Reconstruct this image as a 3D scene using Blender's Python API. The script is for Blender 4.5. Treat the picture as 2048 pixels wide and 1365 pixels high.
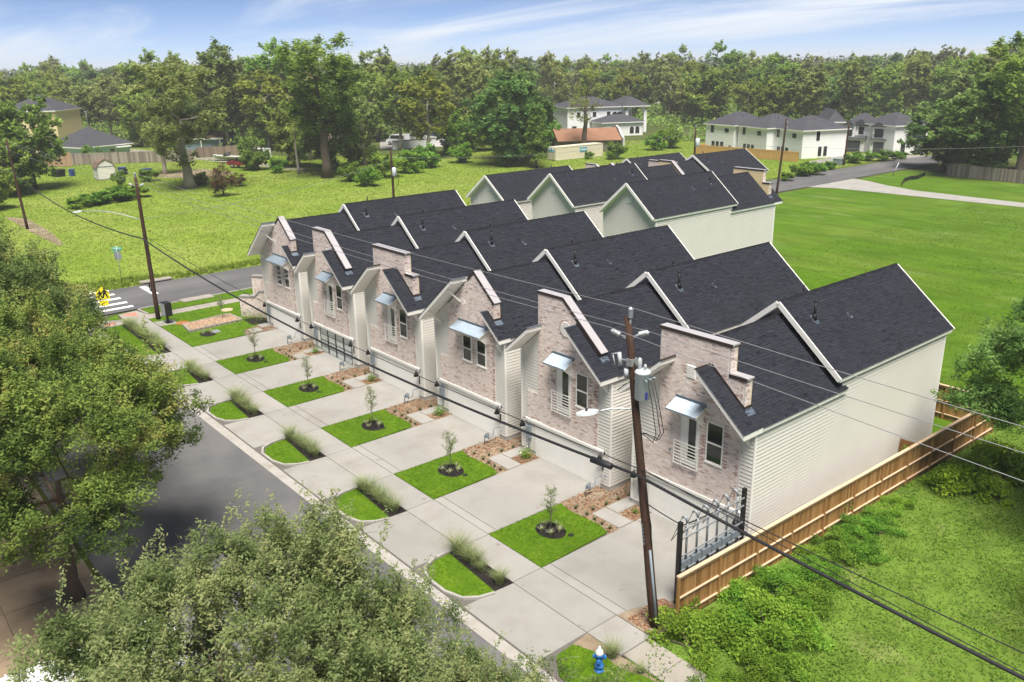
import bpy, math, random
import numpy as np
from mathutils import Vector, Matrix

# ------------------------------------------------------------------ camera, sky, sun, exposure
for o in list(bpy.data.objects):
    bpy.data.objects.remove(o)
SC = bpy.context.scene
COL = SC.collection
SC.view_settings.view_transform = 'Standard'
SC.view_settings.look = 'None'
SC.view_settings.gamma = 1.0
SC.view_settings.use_curve_mapping = False
SC.view_settings.exposure = 1.54

SKY_OFF = (3.1, 1.7, 0.0)
CAM_H = 20.0
YAW, PITCH, ROLL, FPX = 2.445941, 0.316566, -0.015175, 1703.56   # f in pixels of a 2048 px wide picture

def cam_axes():
    cy, sy, cp, sp = math.cos(YAW), math.sin(YAW), math.cos(PITCH), math.sin(PITCH)
    f = np.array([cy * cp, sy * cp, -sp])
    r = np.array([sy, -cy, 0.0])
    u = np.cross(r, f)
    c, s = math.cos(ROLL), math.sin(ROLL)
    return c * r + s * u, -s * r + c * u, f
CR, CU, CF = cam_axes()
cam_data = bpy.data.cameras.new('camera')
cam_data.sensor_width = 36.0
cam_data.lens = FPX / 2048 * 36.0
cam_data.clip_start = 0.1
cam_data.clip_end = 12000
cam = bpy.data.objects.new('camera', cam_data)
COL.objects.link(cam)
m = Matrix.Identity(4)
for i in range(3):
    m[i][0], m[i][1], m[i][2] = CR[i], CU[i], -CF[i]
m[2][3] = CAM_H
cam.matrix_world = m
SC.camera = cam

SUN_V = Vector((0.46, -0.30, 1.24)).normalized()
world = bpy.data.worlds.new("World")
SC.world = world
world.use_nodes = True
wn, wl = world.node_tree.nodes, world.node_tree.links
wn.clear()
def wnode(t, **k):
    n = wn.new(t)
    for a, b in k.items():
        setattr(n, a, b)
    return n
w_out = wnode('ShaderNodeOutputWorld')
w_bg = wnode('ShaderNodeBackground')
w_bg.inputs['Strength'].default_value = 0.05
sky = wnode('ShaderNodeTexSky', sky_type='NISHITA', sun_disc=False)
sky.sun_elevation = math.asin(SUN_V.z)
sky.sun_rotation = math.atan2(SUN_V.x, SUN_V.y)
sky.air_density = 0.25
sky.dust_density = 0.15
sky.ozone_density = 2.6
tc = wnode('ShaderNodeTexCoord')
sep = wnode('ShaderNodeSeparateXYZ')
wl.new(tc.outputs['Generated'], sep.inputs[0])
def wmath(op, a, b=None, c=None):
    n = wnode('ShaderNodeMath', operation=op)
    for i, v in enumerate((a, b, c)):
        if v is None:
            continue
        if isinstance(v, (int, float)):
            n.inputs[i].default_value = v
        else:
            wl.new(v, n.inputs[i])
    return n.outputs[0]
den = wmath('ADD', wmath('MAXIMUM', sep.outputs[2], 0.0), 0.075)
px = wmath('DIVIDE', sep.outputs[0], den)
py = wmath('DIVIDE', sep.outputs[1], den)
cmb = wnode('ShaderNodeCombineXYZ')
wl.new(px, cmb.inputs[0]); wl.new(py, cmb.inputs[1])
mp = wnode('ShaderNodeMapping')
mp.inputs['Location'].default_value = SKY_OFF
mp.inputs['Rotation'].default_value = (0, 0, math.radians(-62))
mp.inputs['Scale'].default_value = (0.30, 0.95, 1)
wl.new(cmb.outputs[0], mp.inputs[0])
def wnoise(s, d, r, dist=0.0):
    n = wnode('ShaderNodeTexNoise')
    n.inputs['Scale'].default_value = s; n.inputs['Detail'].default_value = d; n.inputs['Roughness'].default_value = r; n.inputs['Distortion'].default_value = dist
    wl.new(mp.outputs[0], n.inputs['Vector'])
    return n.outputs[0]
cl = wmath('ADD', wmath('MULTIPLY', wnoise(0.55, 10, .60, .8), 0.55), wmath('MULTIPLY', wnoise(0.13, 2, .5), 0.62))
ramp = wnode('ShaderNodeMapRange', interpolation_type='SMOOTHSTEP')
ramp.inputs['From Min'].default_value = 0.53
ramp.inputs['From Max'].default_value = 0.75
ramp.inputs['To Min'].default_value = 0.02
ramp.inputs['To Max'].default_value = 0.94
wl.new(cl, ramp.inputs['Value'])
hz = wmath('MULTIPLY', wmath('EXPONENT', wmath('MULTIPLY', wmath('MAXIMUM', sep.outputs[2], 0.0), -40.0)), 0.62)
cov = wmath('SUBTRACT', 1.0, wmath('MULTIPLY', wmath('SUBTRACT', 1.0, ramp.outputs[0]), wmath('SUBTRACT', 1.0, hz)))
mix = wnode('ShaderNodeMix', data_type='RGBA')
wl.new(cov, mix.inputs[0])
wl.new(sky.outputs[0], mix.inputs[6])
# cloud light raised towards the unseen zenith to fill the scene, steeper than standard overcast
lum = wmath('MULTIPLY', wmath('ADD', wmath('MULTIPLY', wmath('MAXIMUM', sep.outputs[2], 0.0), 2.7), 1.0), 1.0)
cc = wnode('ShaderNodeMix', data_type='RGBA', blend_type='MULTIPLY')
cc.inputs[0].default_value = 1.0
cc.inputs[6].default_value = (5.8, 6.05, 6.4, 1)
gry = wnode('ShaderNodeCombineXYZ')
for i_ in range(3): wl.new(lum, gry.inputs[i_])
wl.new(gry.outputs[0], cc.inputs[7])
wl.new(cc.outputs[2], mix.inputs[7])
wl.new(mix.outputs[2], w_bg.inputs['Color'])
wl.new(w_bg.outputs[0], w_out.inputs['Surface'])

sd = bpy.data.lights.new('sun', 'SUN')
sd.energy = 2.9
sd.angle = math.radians(30)
sd.color = (1.0, 0.94, 0.85)
sun = bpy.data.objects.new('sun', sd)
COL.objects.link(sun)
sun.rotation_euler = SUN_V.to_track_quat('Z', 'Y').to_euler()
sun.location = (0, 0, 60)

# ------------------------------------------------------------------ helpers
RNG = np.random.default_rng(7)
def tag(o, label=None, cat=None, group=None, kind=None):
    if label: o['label'] = label
    if cat: o['category'] = cat
    if group: o['group'] = group
    if kind: o['kind'] = kind
    return o

def thing(name, label, cat, loc=(0, 0, 0), rz=0.0, group=None, scale=None):
    o = bpy.data.objects.new(name, None)
    o.empty_display_size = 0.3
    COL.objects.link(o)
    o.location = loc
    o.rotation_euler = (0, 0, rz)
    if scale is not None:
        o.scale = scale if hasattr(scale, '__len__') else (scale,) * 3
    return tag(o, label, cat, group)

def place(name, data, parent=None, loc=(0, 0, 0), rot=(0, 0, 0), **k):
    o = bpy.data.objects.new(name, data)
    COL.objects.link(o)
    o.location = loc
    o.rotation_euler = rot
    if parent is not None:
        o.parent = parent
    return tag(o, **k)

def kids(o):
    return [c for c in bpy.data.objects if c.parent == o]

def tree_of(o):
    return [(c, tree_of(c)) for c in kids(o)]

def copy_tree(o, parent=None, sub=None, skip=()):
    if sub is None:
        sub = tree_of(o)
    c = o.copy()
    COL.objects.link(c)
    c.parent = parent
    for ch, s in sub:
        if ch.name.split('.')[0] in skip:
            continue
        copy_tree(ch, c, s)
    return c

def mesh_np(name, V, F, mats, tint=None, midx=None, smooth=False):
    """V (n,3), F (m,k) with constant k."""
    me = bpy.data.meshes.new(name)
    V = np.asarray(V, np.float32); F = np.asarray(F, np.int32)
    n, k = F.shape
    me.vertices.add(len(V)); me.vertices.foreach_set('co', V.ravel())
    me.loops.add(n * k); me.loops.foreach_set('vertex_index', F.ravel())
    me.polygons.add(n)
    me.polygons.foreach_set('loop_start', np.arange(0, n * k, k, dtype=np.int32))
    if midx is not None:
        me.polygons.foreach_set('material_index', np.asarray(midx, np.int32))
    me.polygons.foreach_set('use_smooth', np.full(n, smooth))
    if tint is not None:
        a = me.attributes.new('tint', 'FLOAT', 'FACE')
        a.data.foreach_set('value', np.asarray(tint, np.float32))
    for mt in (mats if isinstance(mats, (list, tuple)) else [mats]):
        me.materials.append(mt)
    me.update()
    me.validate()
    return me

class MB:
    def __init__(s):
        s.v = []; s.f = []; s.m = []; s.t = []; s.sm = []
    def face(s, pts, m=0, t=0.5, sm=False):
        i = len(s.v)
        s.v += [tuple(p) for p in pts]
        s.f.append(list(range(i, i + len(pts)))); s.m.append(m); s.t.append(t); s.sm.append(sm)
        return s
    def box(s, x0, x1, y0, y1, z0, z1, m=0, t=0.5, bottom=True, R=None, o=None):
        p = [(x0, y0, z0), (x1, y0, z0), (x1, y1, z0), (x0, y1, z0), (x0, y0, z1), (x1, y0, z1), (x1, y1, z1), (x0, y1, z1)]
        if R is not None:
            p = [tuple(R @ Vector(q) + Vector(o)) for q in p]
        i = len(s.v); s.v += p
        fs = [(4, 5, 6, 7), (0, 1, 5, 4), (1, 2, 6, 5), (2, 3, 7, 6), (3, 0, 4, 7)]
        if bottom: fs.append((3, 2, 1, 0))
        for f in fs:
            s.f.append([i + a for a in f]); s.m.append(m); s.t.append(t); s.sm.append(False)
        return s
    def bar(s, a, b, w, h, m=0, t=0.5):
        """box beam from a to b, w wide, h deep (z-ish)."""
        a = Vector(a); b = Vector(b); d = b - a
        L = d.length; d.normalize()
        up = Vector((0, 0, 1)) if abs(d.z) < .95 else Vector((0, 1, 0))
        x = d.cross(up).normalized(); z = x.cross(d)
        R = Matrix((x, d, z)).transposed()
        return s.box(-w / 2, w / 2, 0, L, -h / 2, h / 2, m, t, R=R, o=a)
    def prism(s, poly, a0, a1, axis='y', m=0, t=0.5, caps=True):
        """poly list of 2-D points; axis y: (x,z) extruded in y; z: (x,y) extruded in z; x: (y,z) extruded in x."""
        def P(p, a):
            return (p[0], a, p[1]) if axis == 'y' else ((p[0], p[1], a) if axis == 'z' else (a, p[0], p[1]))
        n = len(poly); i = len(s.v)
        s.v += [P(p, a0) for p in poly] + [P(p, a1) for p in poly]
        for k in range(n):
            j = (k + 1) % n
            s.f.append([i + k, i + j, i + n + j, i + n + k]); s.m.append(m); s.t.append(t); s.sm.append(False)
        if caps:
            s.f.append([i + k for k in range(n)][::-1]); s.m.append(m); s.t.append(t); s.sm.append(False)
            s.f.append([i + n + k for k in range(n)]); s.m.append(m); s.t.append(t); s.sm.append(False)
        return s
    def tube(s, pts, r, n=6, m=0, t=0.5, cap=True, sm=True):
        pts = [Vector(p) for p in pts]
        rs = r if hasattr(r, '__len__') else [r] * len(pts)
        i = len(s.v); ref = None
        for k, p in enumerate(pts):
            d = (pts[min(k + 1, len(pts) - 1)] - pts[max(k - 1, 0)])
            if d.length < 1e-9: d = Vector((0, 0, 1))
            d.normalize()
            if ref is None:
                ref = Vector((1, 0, 0)) if abs(d.x) < .8 else Vector((0, 1, 0))
            x = (ref - d * ref.dot(d)).normalized(); y = d.cross(x); ref = x
            for q in range(n):
                a = 2 * math.pi * q / n
                s.v.append(tuple(p + (x * math.cos(a) + y * math.sin(a)) * rs[k]))
        for k in range(len(pts) - 1):
            for q in range(n):
                a, b = i + k * n + q, i + k * n + (q + 1) % n
                s.f.append([a, b, b + n, a + n]); s.m.append(m); s.t.append(t); s.sm.append(sm)
        if cap:
            s.f.append([i + q for q in range(n)][::-1]); s.m.append(m); s.t.append(t); s.sm.append(False)
            e = i + (len(pts) - 1) * n
            s.f.append([e + q for q in range(n)]); s.m.append(m); s.t.append(t); s.sm.append(False)
        return s
    def cyl(s, x, y, z0, z1, r, n=12, m=0, t=0.5, r1=None):
        return s.tube([(x, y, z0), (x, y, z1)], [r, r if r1 is None else r1], n, m, t)
    def lathe(s, x, y, prof, n=14, m=0, t=0.5):
        return s.tube([(x, y, z) for r, z in prof], [max(r, 1e-3) for r, z in prof], n, m, t)
    def data(s, name, mats):
        me = bpy.data.meshes.new(name)
        me.from_pydata(s.v, [], s.f)
        me.polygons.foreach_set('material_index', np.array(s.m, np.int32))
        me.polygons.foreach_set('use_smooth', np.array(s.sm, bool))
        a = me.attributes.new('tint', 'FLOAT', 'FACE')
        a.data.foreach_set('value', np.array(s.t, np.float32))
        for mt in (mats if isinstance(mats, (list, tuple)) else [mats]):
            me.materials.append(mt)
        me.update()
        return me
    def obj(s, name, mats, parent=None, loc=(0, 0, 0), rot=(0, 0, 0), **k):
        return place(name, s.data(name, mats), parent, loc, rot, **k)

def boxes_np(C, E, five=False):
    """axis aligned boxes: centres C (n,3), half extents E (n,3). -> V,F quads (5 or 6 per box)"""
    C = np.asarray(C, float); E = np.asarray(E, float)
    S = np.array([(-1, -1, -1), (1, -1, -1), (1, 1, -1), (-1, 1, -1), (-1, -1, 1), (1, -1, 1), (1, 1, 1), (-1, 1, 1)], float)
    V = (C[:, None, :] + S[None] * E[:, None, :]).reshape(-1, 3)
    f = np.array([(0, 1, 5, 4), (4, 5, 6, 7), (1, 2, 6, 5), (3, 0, 4, 7), (3, 2, 1, 0), (2, 3, 7, 6)])
    if five: f = f[:5]
    F = (np.arange(len(C))[:, None, None] * 8 + f[None]).reshape(-1, 4)
    return V, F, len(f)

# ------------------------------------------------------------------ materials
def mat(name, base=(.5, .5, .5), rough=.8, var=.12, vscale=2.0, ramp=None, bump=0.0, bscale=40.0, metal=0.0,
        transl=0.0, objvar=0.0, spec=0.4, patch=None, stretch=None, world=False, detail=6.0, hue=0.0, patch2=None):
    mt = bpy.data.materials.new(name)
    mt.use_nodes = True
    nt = mt.node_tree; N = nt.nodes; L = nt.links
    p = N['Principled BSDF']; out = N['Material Output']
    p.inputs['Roughness'].default_value = rough
    p.inputs['Metallic'].default_value = metal
    p.inputs['Specular IOR Level'].default_value = spec if spec != .4 or rough < .78 else .12
    if world:
        g = N.new('ShaderNodeNewGeometry'); vec = g.outputs['Position']
    else:
        g = N.new('ShaderNodeTexCoord'); vec = g.outputs['Object']
    if stretch:
        mpn = N.new('ShaderNodeMapping'); mpn.inputs['Scale'].default_value = stretch
        L.new(vec, mpn.inputs[0]); vec = mpn.outputs[0]
    if ramp:
        at = N.new('ShaderNodeAttribute'); at.attribute_name = 'tint'
        cr = N.new('ShaderNodeValToRGB')
        el = cr.color_ramp.elements
        while len(el) < len(ramp): el.new(0.5)
        for i, c in enumerate(ramp):
            el[i].position = i / (len(ramp) - 1); el[i].color = (*c, 1)
        L.new(at.outputs['Fac'], cr.inputs[0]); col = cr.outputs[0]
    else:
        rgb = N.new('ShaderNodeRGB'); rgb.outputs[0].default_value = (*base, 1); col = rgb.outputs[0]
    for patch in (patch, patch2):
      if patch:      # second colour blended by large noise: (colour, scale, lo, hi)
          pn = N.new('ShaderNodeTexNoise'); pn.inputs['Scale'].default_value = patch[1]; pn.inputs['Detail'].default_value = 5
          pn.inputs['Roughness'].default_value = .6
          L.new(vec, pn.inputs['Vector'])
          mr = N.new('ShaderNodeMapRange'); mr.inputs['From Min'].default_value = patch[2]; mr.inputs['From Max'].default_value = patch[3]
          L.new(pn.outputs[0], mr.inputs['Value'])
          mx = N.new('ShaderNodeMix'); mx.data_type = 'RGBA'
          L.new(mr.outputs[0], mx.inputs[0]); L.new(col, mx.inputs[6]); mx.inputs[7].default_value = (*patch[0], 1)
          col = mx.outputs[2]
    if var or objvar or hue:
        hs = N.new('ShaderNodeHueSaturation'); L.new(col, hs.inputs['Color']); col = hs.outputs[0]
        val = None
        if var:
            nz = N.new('ShaderNodeTexNoise'); nz.inputs['Scale'].default_value = vscale; nz.inputs['Detail'].default_value = detail
            nz.inputs['Roughness'].default_value = .65
            L.new(vec, nz.inputs['Vector'])
            mr = N.new('ShaderNodeMapRange'); mr.inputs['From Min'].default_value = .28; mr.inputs['From Max'].default_value = .72
            mr.inputs['To Min'].default_value = 1 - var; mr.inputs['To Max'].default_value = 1 + var
            L.new(nz.outputs[0], mr.inputs['Value']); val = mr.outputs[0]
        if objvar:
            oi = N.new('ShaderNodeObjectInfo')
            mo = N.new('ShaderNodeMapRange'); mo.inputs['To Min'].default_value = 1 - objvar; mo.inputs['To Max'].default_value = 1 + objvar
            L.new(oi.outputs['Random'], mo.inputs['Value'])
            if val is not None:
                mm = N.new('ShaderNodeMath'); mm.operation = 'MULTIPLY'; L.new(val, mm.inputs[0]); L.new(mo.outputs[0], mm.inputs[1]); val = mm.outputs[0]
            else: val = mo.outputs[0]
            if hue:
                m7 = N.new('ShaderNodeMath'); m7.operation = 'MULTIPLY'; m7.inputs[1].default_value = 7.31
                fr = N.new('ShaderNodeMath'); fr.operation = 'FRACT'
                L.new(oi.outputs['Random'], m7.inputs[0]); L.new(m7.outputs[0], fr.inputs[0])
                mh = N.new('ShaderNodeMapRange'); mh.inputs['To Min'].default_value = .5 - hue; mh.inputs['To Max'].default_value = .5 + hue
                L.new(fr.outputs[0], mh.inputs['Value']); L.new(mh.outputs[0], hs.inputs['Hue'])
        if val is not None: L.new(val, hs.inputs['Value'])
    L.new(col, p.inputs['Base Color'])
    if bump:
        bn = N.new('ShaderNodeTexNoise'); bn.inputs['Scale'].default_value = bscale; bn.inputs['Detail'].default_value = 4
        L.new(vec, bn.inputs['Vector'])
        bp = N.new('ShaderNodeBump'); bp.inputs['Strength'].default_value = bump; bp.inputs['Distance'].default_value = .05
        L.new(bn.outputs[0], bp.inputs['Height']); L.new(bp.outputs[0], p.inputs['Normal'])
    if transl:
        tr = N.new('ShaderNodeBsdfTranslucent'); L.new(col, tr.inputs['Color'])
        ms = N.new('ShaderNodeMixShader'); ms.inputs[0].default_value = transl
        L.new(p.outputs[0], ms.inputs[1]); L.new(tr.outputs[0], ms.inputs[2]); L.new(ms.outputs[0], out.inputs['Surface'])
    return mt

M = {}
M['white'] = mat('white_paint', (.80, .785, .745), .6, .03, 1.5)
M['siding'] = mat('siding_paint', (0.638, 0.620, 0.572), .62, .035, .8)
M['lap_shade'] = mat('lap_shade_backing', (.20, .185, .165), .9, .1, 2)  # dark backing that paints shade lines into the gaps between siding boards
M['found'] = mat('foundation_concrete', (.36, .35, .33), .9, .15, 3)
M['brick'] = mat('washed_brick', ramp=[(0.364, 0.227, 0.201), (0.556, 0.439, 0.397), (0.674, 0.566, 0.519), (0.728, 0.626, 0.578), (0.781, 0.687, 0.637), (0.835, 0.747, 0.701)], rough=.9, var=.06, vscale=14)
M['mortar'] = mat('mortar', (.60, .57, .54), .95, .1, 8)
M['shingle'] = mat('asphalt_shingle', ramp=[(0.012, 0.012, 0.020), (0.020, 0.021, 0.029), (0.024, 0.027, 0.034), (0.028, 0.029, 0.039), (0.036, 0.037, 0.050)], rough=.88, var=.10, vscale=.6, bump=.25, bscale=120, spec=.06)
M['ridge'] = mat('ridge_shingle', (0.013, 0.013, 0.017), .9, .2, 6)
M['bronze'] = mat('bronze_flashing', (.045, .032, .030), .30, .1, 4, metal=.25, spec=.8)
M['cap'] = mat('coping_sky_sheen', (.46, .44, .45), .34, .06, 3, metal=.2, spec=.7)  # pale colour stands in for sky reflected on the brown flashing's top
M['galv'] = mat('galvanised_sheet', (0.251, 0.309, 0.370), .36, .08, 5, metal=.75)
M['galv2'] = mat('galvanised_pipe', (.42, .44, .46), .45, .12, 5, metal=.6)
M['glass'] = mat('window_glass', (.018, .023, .022), .05, .25, 1.2, spec=.5)
M['frost'] = mat('frosted_glass', (.50, .55, .53), .25, .05, 1, spec=.7)
M['blind'] = mat('blind', (.30, .33, .32), .12, .1, 2, spec=.8)
M['conduit'] = mat('conduit_grey', (.26, .28, .30), .5, .1, 5, metal=.2)
M['black'] = mat('black_metal', (.012, .012, .014), .45, .1, 5)
M['meter'] = mat('grey_enclosure', (.20, .24, .27), .5, .08, 4)
M['yellowp'] = mat('tan_sheathing', (.70, .56, .32), .75, .08, 2)
M['conc'] = mat('concrete', (0.281, 0.273, 0.256), .9, .07, .55, bump=.15, bscale=60, patch=((0.223, 0.210, 0.189), .45, .50, .78), world=True, objvar=.075, patch2=((.15, .135, .115), 1.7, .655, .76))
M['concw'] = mat('warm_concrete', (0.297, 0.275, 0.239), .92, .10, .8, bump=.15, bscale=50, patch=((0.270, 0.243, 0.207), .6, .48, .75), world=True)
M['joint'] = mat('joint_filler', (.13, .12, .11), .95, .1, 3)
M['yard'] = mat('stained_yard', (0.282, 0.211, 0.147), .93, .16, .9, bump=.2, bscale=40, patch=((0.144, 0.092, 0.057), .5, .52, .74), world=True, objvar=.06)
M['curb'] = mat('kerb_concrete', (0.331, 0.317, 0.294), .9, .14, 1.6, patch=((0.276, 0.239, 0.202), 1.2, .55, .75), world=True)
M['asph'] = mat('asphalt', (0.109, 0.108, 0.112), .93, .09, .9, bump=.3, bscale=90, patch=((0.149, 0.146, 0.146), .22, .42, .66), world=True)
M['asph2'] = mat('dark_asphalt', (0.105, 0.104, 0.108), .93, .09, .8, bump=.3, bscale=90, patch=((0.147, 0.142, 0.142), .18, .45, .7), world=True, stretch=(1, .35, 1))
M['paint'] = mat('road_paint', (.72, .72, .70), .8, .12, 3)
M['tact'] = mat('tactile_brick', (.46, .20, .15), .9, .15, 5)
M['soil'] = mat('soil', (.22, .17, .12), .97, .25, 1.5, patch=((.33, .27, .20), .5, .45, .7), bump=.6, bscale=14, world=True)
M['mulch'] = mat('mulch_chips', ramp=[(0.066, 0.030, 0.018), (0.172, 0.079, 0.043), (0.251, 0.139, 0.079), (0.304, 0.198, 0.122)], rough=.95, var=.1)
M['bmulch'] = mat('black_mulch', ramp=[(.008, .007, .008), (.02, .018, .018), (.035, .03, .03)], rough=.95, var=.1)
M['bsoil'] = mat('dark_bed', (.022, .019, .018), .97, .3, 4, bump=.5, bscale=25)
M['fence'] = mat('cedar_picket', ramp=[(.21, .105, .035), (.30, .16, .055), (.36, .20, .075), (.42, .25, .10)], rough=.85, var=.16, vscale=3, stretch=(3, 3, .4))
M['rail'] = mat('cedar_rail', (.44, .29, .16), .85, .12, 3)
M['railc'] = mat('cap_rail', (.58, .42, .29), .85, .12, 2)
M['fence2'] = mat('new_pine_fence', (.50, .31, .11), .85, .12, 3)
M['fence3'] = mat('weathered_fence', ramp=[(.17, .145, .12), (.24, .20, .17), (.30, .26, .22)], rough=.9, var=.15)
M['pole'] = mat('creosote_pole', (.062, .036, .026), .9, .35, 3, stretch=(8, 8, .35), bump=.4, bscale=30)
M['porc'] = mat('grey_porcelain', (0.429, 0.452, 0.468), .3, .05, 5)
M['transf'] = mat('transformer_paint', (.52, .56, .58), .42, .06, 2)
M['cable'] = mat('black_cable', (.015, .015, .018), .6, .1, 5)
M['wire'] = mat('aluminium_wire', (.33, .33, .34), .5, .1, 5, metal=.5)
M['bark'] = mat('bark', (.115, .088, .068), .95, .3, 4, stretch=(4, 4, .6), bump=.5, bscale=12)
M['barkp'] = mat('pale_bark', (.33, .29, .24), .95, .25, 3, stretch=(4, 4, .6), bump=.4, bscale=12)
LS = dict(rough=.55, var=0, transl=.48, objvar=.20, hue=.02, spec=.10)
M['oak1'] = mat('leaf_live_oak', ramp=[(0.071, 0.105, 0.030), (0.112, 0.168, 0.044), (0.171, 0.242, 0.079), (0.265, 0.345, 0.112), (0.405, 0.374, 0.121)], **{**LS, 'objvar': 0, 'hue': 0})
M['oak2'] = mat('leaf_grey_oak', ramp=[(0.084, 0.127, 0.037), (0.143, 0.198, 0.067), (0.210, 0.270, 0.099), (0.276, 0.337, 0.139), (0.370, 0.388, 0.166)], **{**LS, 'objvar': 0, 'hue': 0})
M['oak3'] = mat('leaf_yellow_oak', ramp=[(0.062, 0.104, 0.022), (0.116, 0.183, 0.042), (0.203, 0.289, 0.065), (0.296, 0.385, 0.085), (0.389, 0.369, 0.113)], **{**LS, 'objvar': 0, 'hue': 0})
M['lfA'] = mat('leaf_mid', ramp=[(0.099, 0.161, 0.032), (0.184, 0.285, 0.051), (0.270, 0.394, 0.074), (0.385, 0.511, 0.106)], **LS)
M['lfB'] = mat('leaf_yellow', ramp=[(0.125, 0.180, 0.031), (0.225, 0.304, 0.050), (0.325, 0.398, 0.072), (0.415, 0.470, 0.101)], **LS)
M['lfC'] = mat('leaf_dark', ramp=[(0.064, 0.124, 0.031), (0.120, 0.203, 0.051), (0.184, 0.291, 0.074), (0.264, 0.393, 0.110)], **LS)
M['lfD'] = mat('leaf_olive', ramp=[(0.148, 0.193, 0.051), (0.236, 0.287, 0.081), (0.320, 0.382, 0.117), (0.407, 0.463, 0.159)], **LS)
M['lfE'] = mat('leaf_bright', ramp=[(0.080, 0.170, 0.019), (0.144, 0.271, 0.028), (0.209, 0.373, 0.042), (0.290, 0.459, 0.063)], **LS)
M['lfX'] = mat('leaf_dead', ramp=[(.09, .05, .025), (.15, .085, .045), (.20, .13, .07), (.14, .15, .05)], **LS)
M['lawn'] = mat('lawn_turf', (0.074, 0.152, 0.006), .9, .25, 6, patch=((0.106, 0.187, 0.009), 1.2, .4, .7), world=True, bump=.8, bscale=30)
M['lawnb'] = mat('lawn_blade', ramp=[(0.046, 0.109, 0.003), (0.078, 0.171, 0.006), (0.110, 0.217, 0.009), (0.146, 0.242, 0.019)], rough=.6, var=0, transl=.3, spec=.06)
M['mead'] = mat('meadow_turf', (0.155, 0.228, 0.026), .95, .22, .35, patch=((0.202, 0.257, 0.050), .055, .42, .62), world=True, bump=.5, bscale=3, detail=9)
M['meadb'] = mat('meadow_blade', ramp=[(0.108, 0.170, 0.018), (0.141, 0.209, 0.024), (0.174, 0.238, 0.030), (0.211, 0.262, 0.050)], rough=.7, var=0, transl=.35, spec=.05)
M['mown'] = mat('mown_turf', (0.063, 0.130, 0.005), .95, .30, .5, patch=((0.099, 0.156, 0.016), .10, .44, .66), world=True, bump=.6, bscale=6, detail=9, patch2=((.16, .21, .075), .35, .58, .78), stretch=(.35, 1, 1))
M['mownb'] = mat('mown_blade', ramp=[(0.036, 0.106, 0.003), (0.065, 0.158, 0.004), (0.093, 0.196, 0.007), (0.154, 0.239, 0.022)], rough=.7, var=0, transl=.3, spec=.05)
M['lot'] = mat('weedy_turf', (0.107, 0.171, 0.025), .95, .32, .8, patch=((0.214, 0.209, 0.089), .28, .54, .78), world=True, bump=.9, bscale=6, detail=9)
M['lotb'] = mat('weed_leaf', ramp=[(0.057, 0.125, 0.013), (0.098, 0.194, 0.020), (0.144, 0.256, 0.030), (0.196, 0.294, 0.050)], rough=.6, var=0, transl=.3, spec=.06)
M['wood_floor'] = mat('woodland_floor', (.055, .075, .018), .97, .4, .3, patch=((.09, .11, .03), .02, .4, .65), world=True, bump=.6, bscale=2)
M['muhly'] = mat('muhly_blade', ramp=[(0.097, 0.166, 0.048), (0.166, 0.241, 0.083), (0.262, 0.304, 0.124), (0.414, 0.373, 0.179)], rough=.7, var=0, transl=.3)
M['flax'] = mat('striped_blade', ramp=[(0.108, 0.180, 0.045), (0.270, 0.324, 0.144), (0.450, 0.468, 0.270), (0.504, 0.504, 0.324)], rough=.6, var=0, transl=.25)
M['mondo'] = mat('dark_blade', ramp=[(.02, .05, .012), (.04, .085, .018), (.07, .13, .03)], rough=.5, var=0, transl=.2)
M['flower'] = mat('flower', ramp=[(.6, .6, .55), (.5, .5, .15)], rough=.6, var=0)
# ------------------------------------------------------------------ ground, roads, pavements
def sheet(name, poly, z, mt, **k):
    b = MB(); b.face([(x, y, z) for x, y in poly])
    return b.obj(name, mt, kind='structure', **k)
def rect(x0, x1, y0, y1): return [(x0, y0), (x1, y0), (x1, y1), (x0, y1)]

sheet('ground', rect(-4200, 4200, -4200, 4200), -0.10, M['wood_floor'])
MEADOW = [(-84.6, 16.6), (-84.6, 30), (-86.2, 60), (-86.2, 180), (-118, 182), (-150, 178), (-172, 150), (-168, 110), (-185, 90), (-238, 76), (-262, 60), (-262, 16.6)]
sheet('meadow', MEADOW, -0.07, M['mead'])
sheet('mown_field', rect(-75.2, 30, 43, 158), -0.07, M['mown'])
sheet('vacant_lot', rect(-16.75, 60, -45, 60), -0.04, M['lot'])
sheet('street', rect(-420, 90, 6.4, 15.95), 0.0, M['asph'])
sheet('cross_street', rect(-84.5, -75.9, -40, 176), 0.006, M['asph2'])
sheet('street_end', [(-84.5, 176), (-75.9, 176), (-60, 260), (-69, 260)], 0.0, M['asph2'])
sheet('opposite_verge', rect(-75, 40, -30, 6.2), -0.03, M['soil'])
sheet('dirt_road', [(-262, 61), (-200, 71.5), (-160, 78.5), (-160, 81.5), (-200, 76), (-262, 66)], -0.05, M['concw'])
sheet('worn_path', [(-140, 22.5), (-122, 22.6), (-112, 23.0), (-112, 23.6), (-121, 24.4), (-136, 24.6)], -0.045, M['soil'])
sheet('bare_patch', [(-176, 53), (-168, 55), (-160, 62), (-166, 68), (-178, 66)], -0.045, M['soil'])
sheet('gutter', rect(-73, -15, 15.85, 16.36), 0.012, M['curb'])

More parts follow.
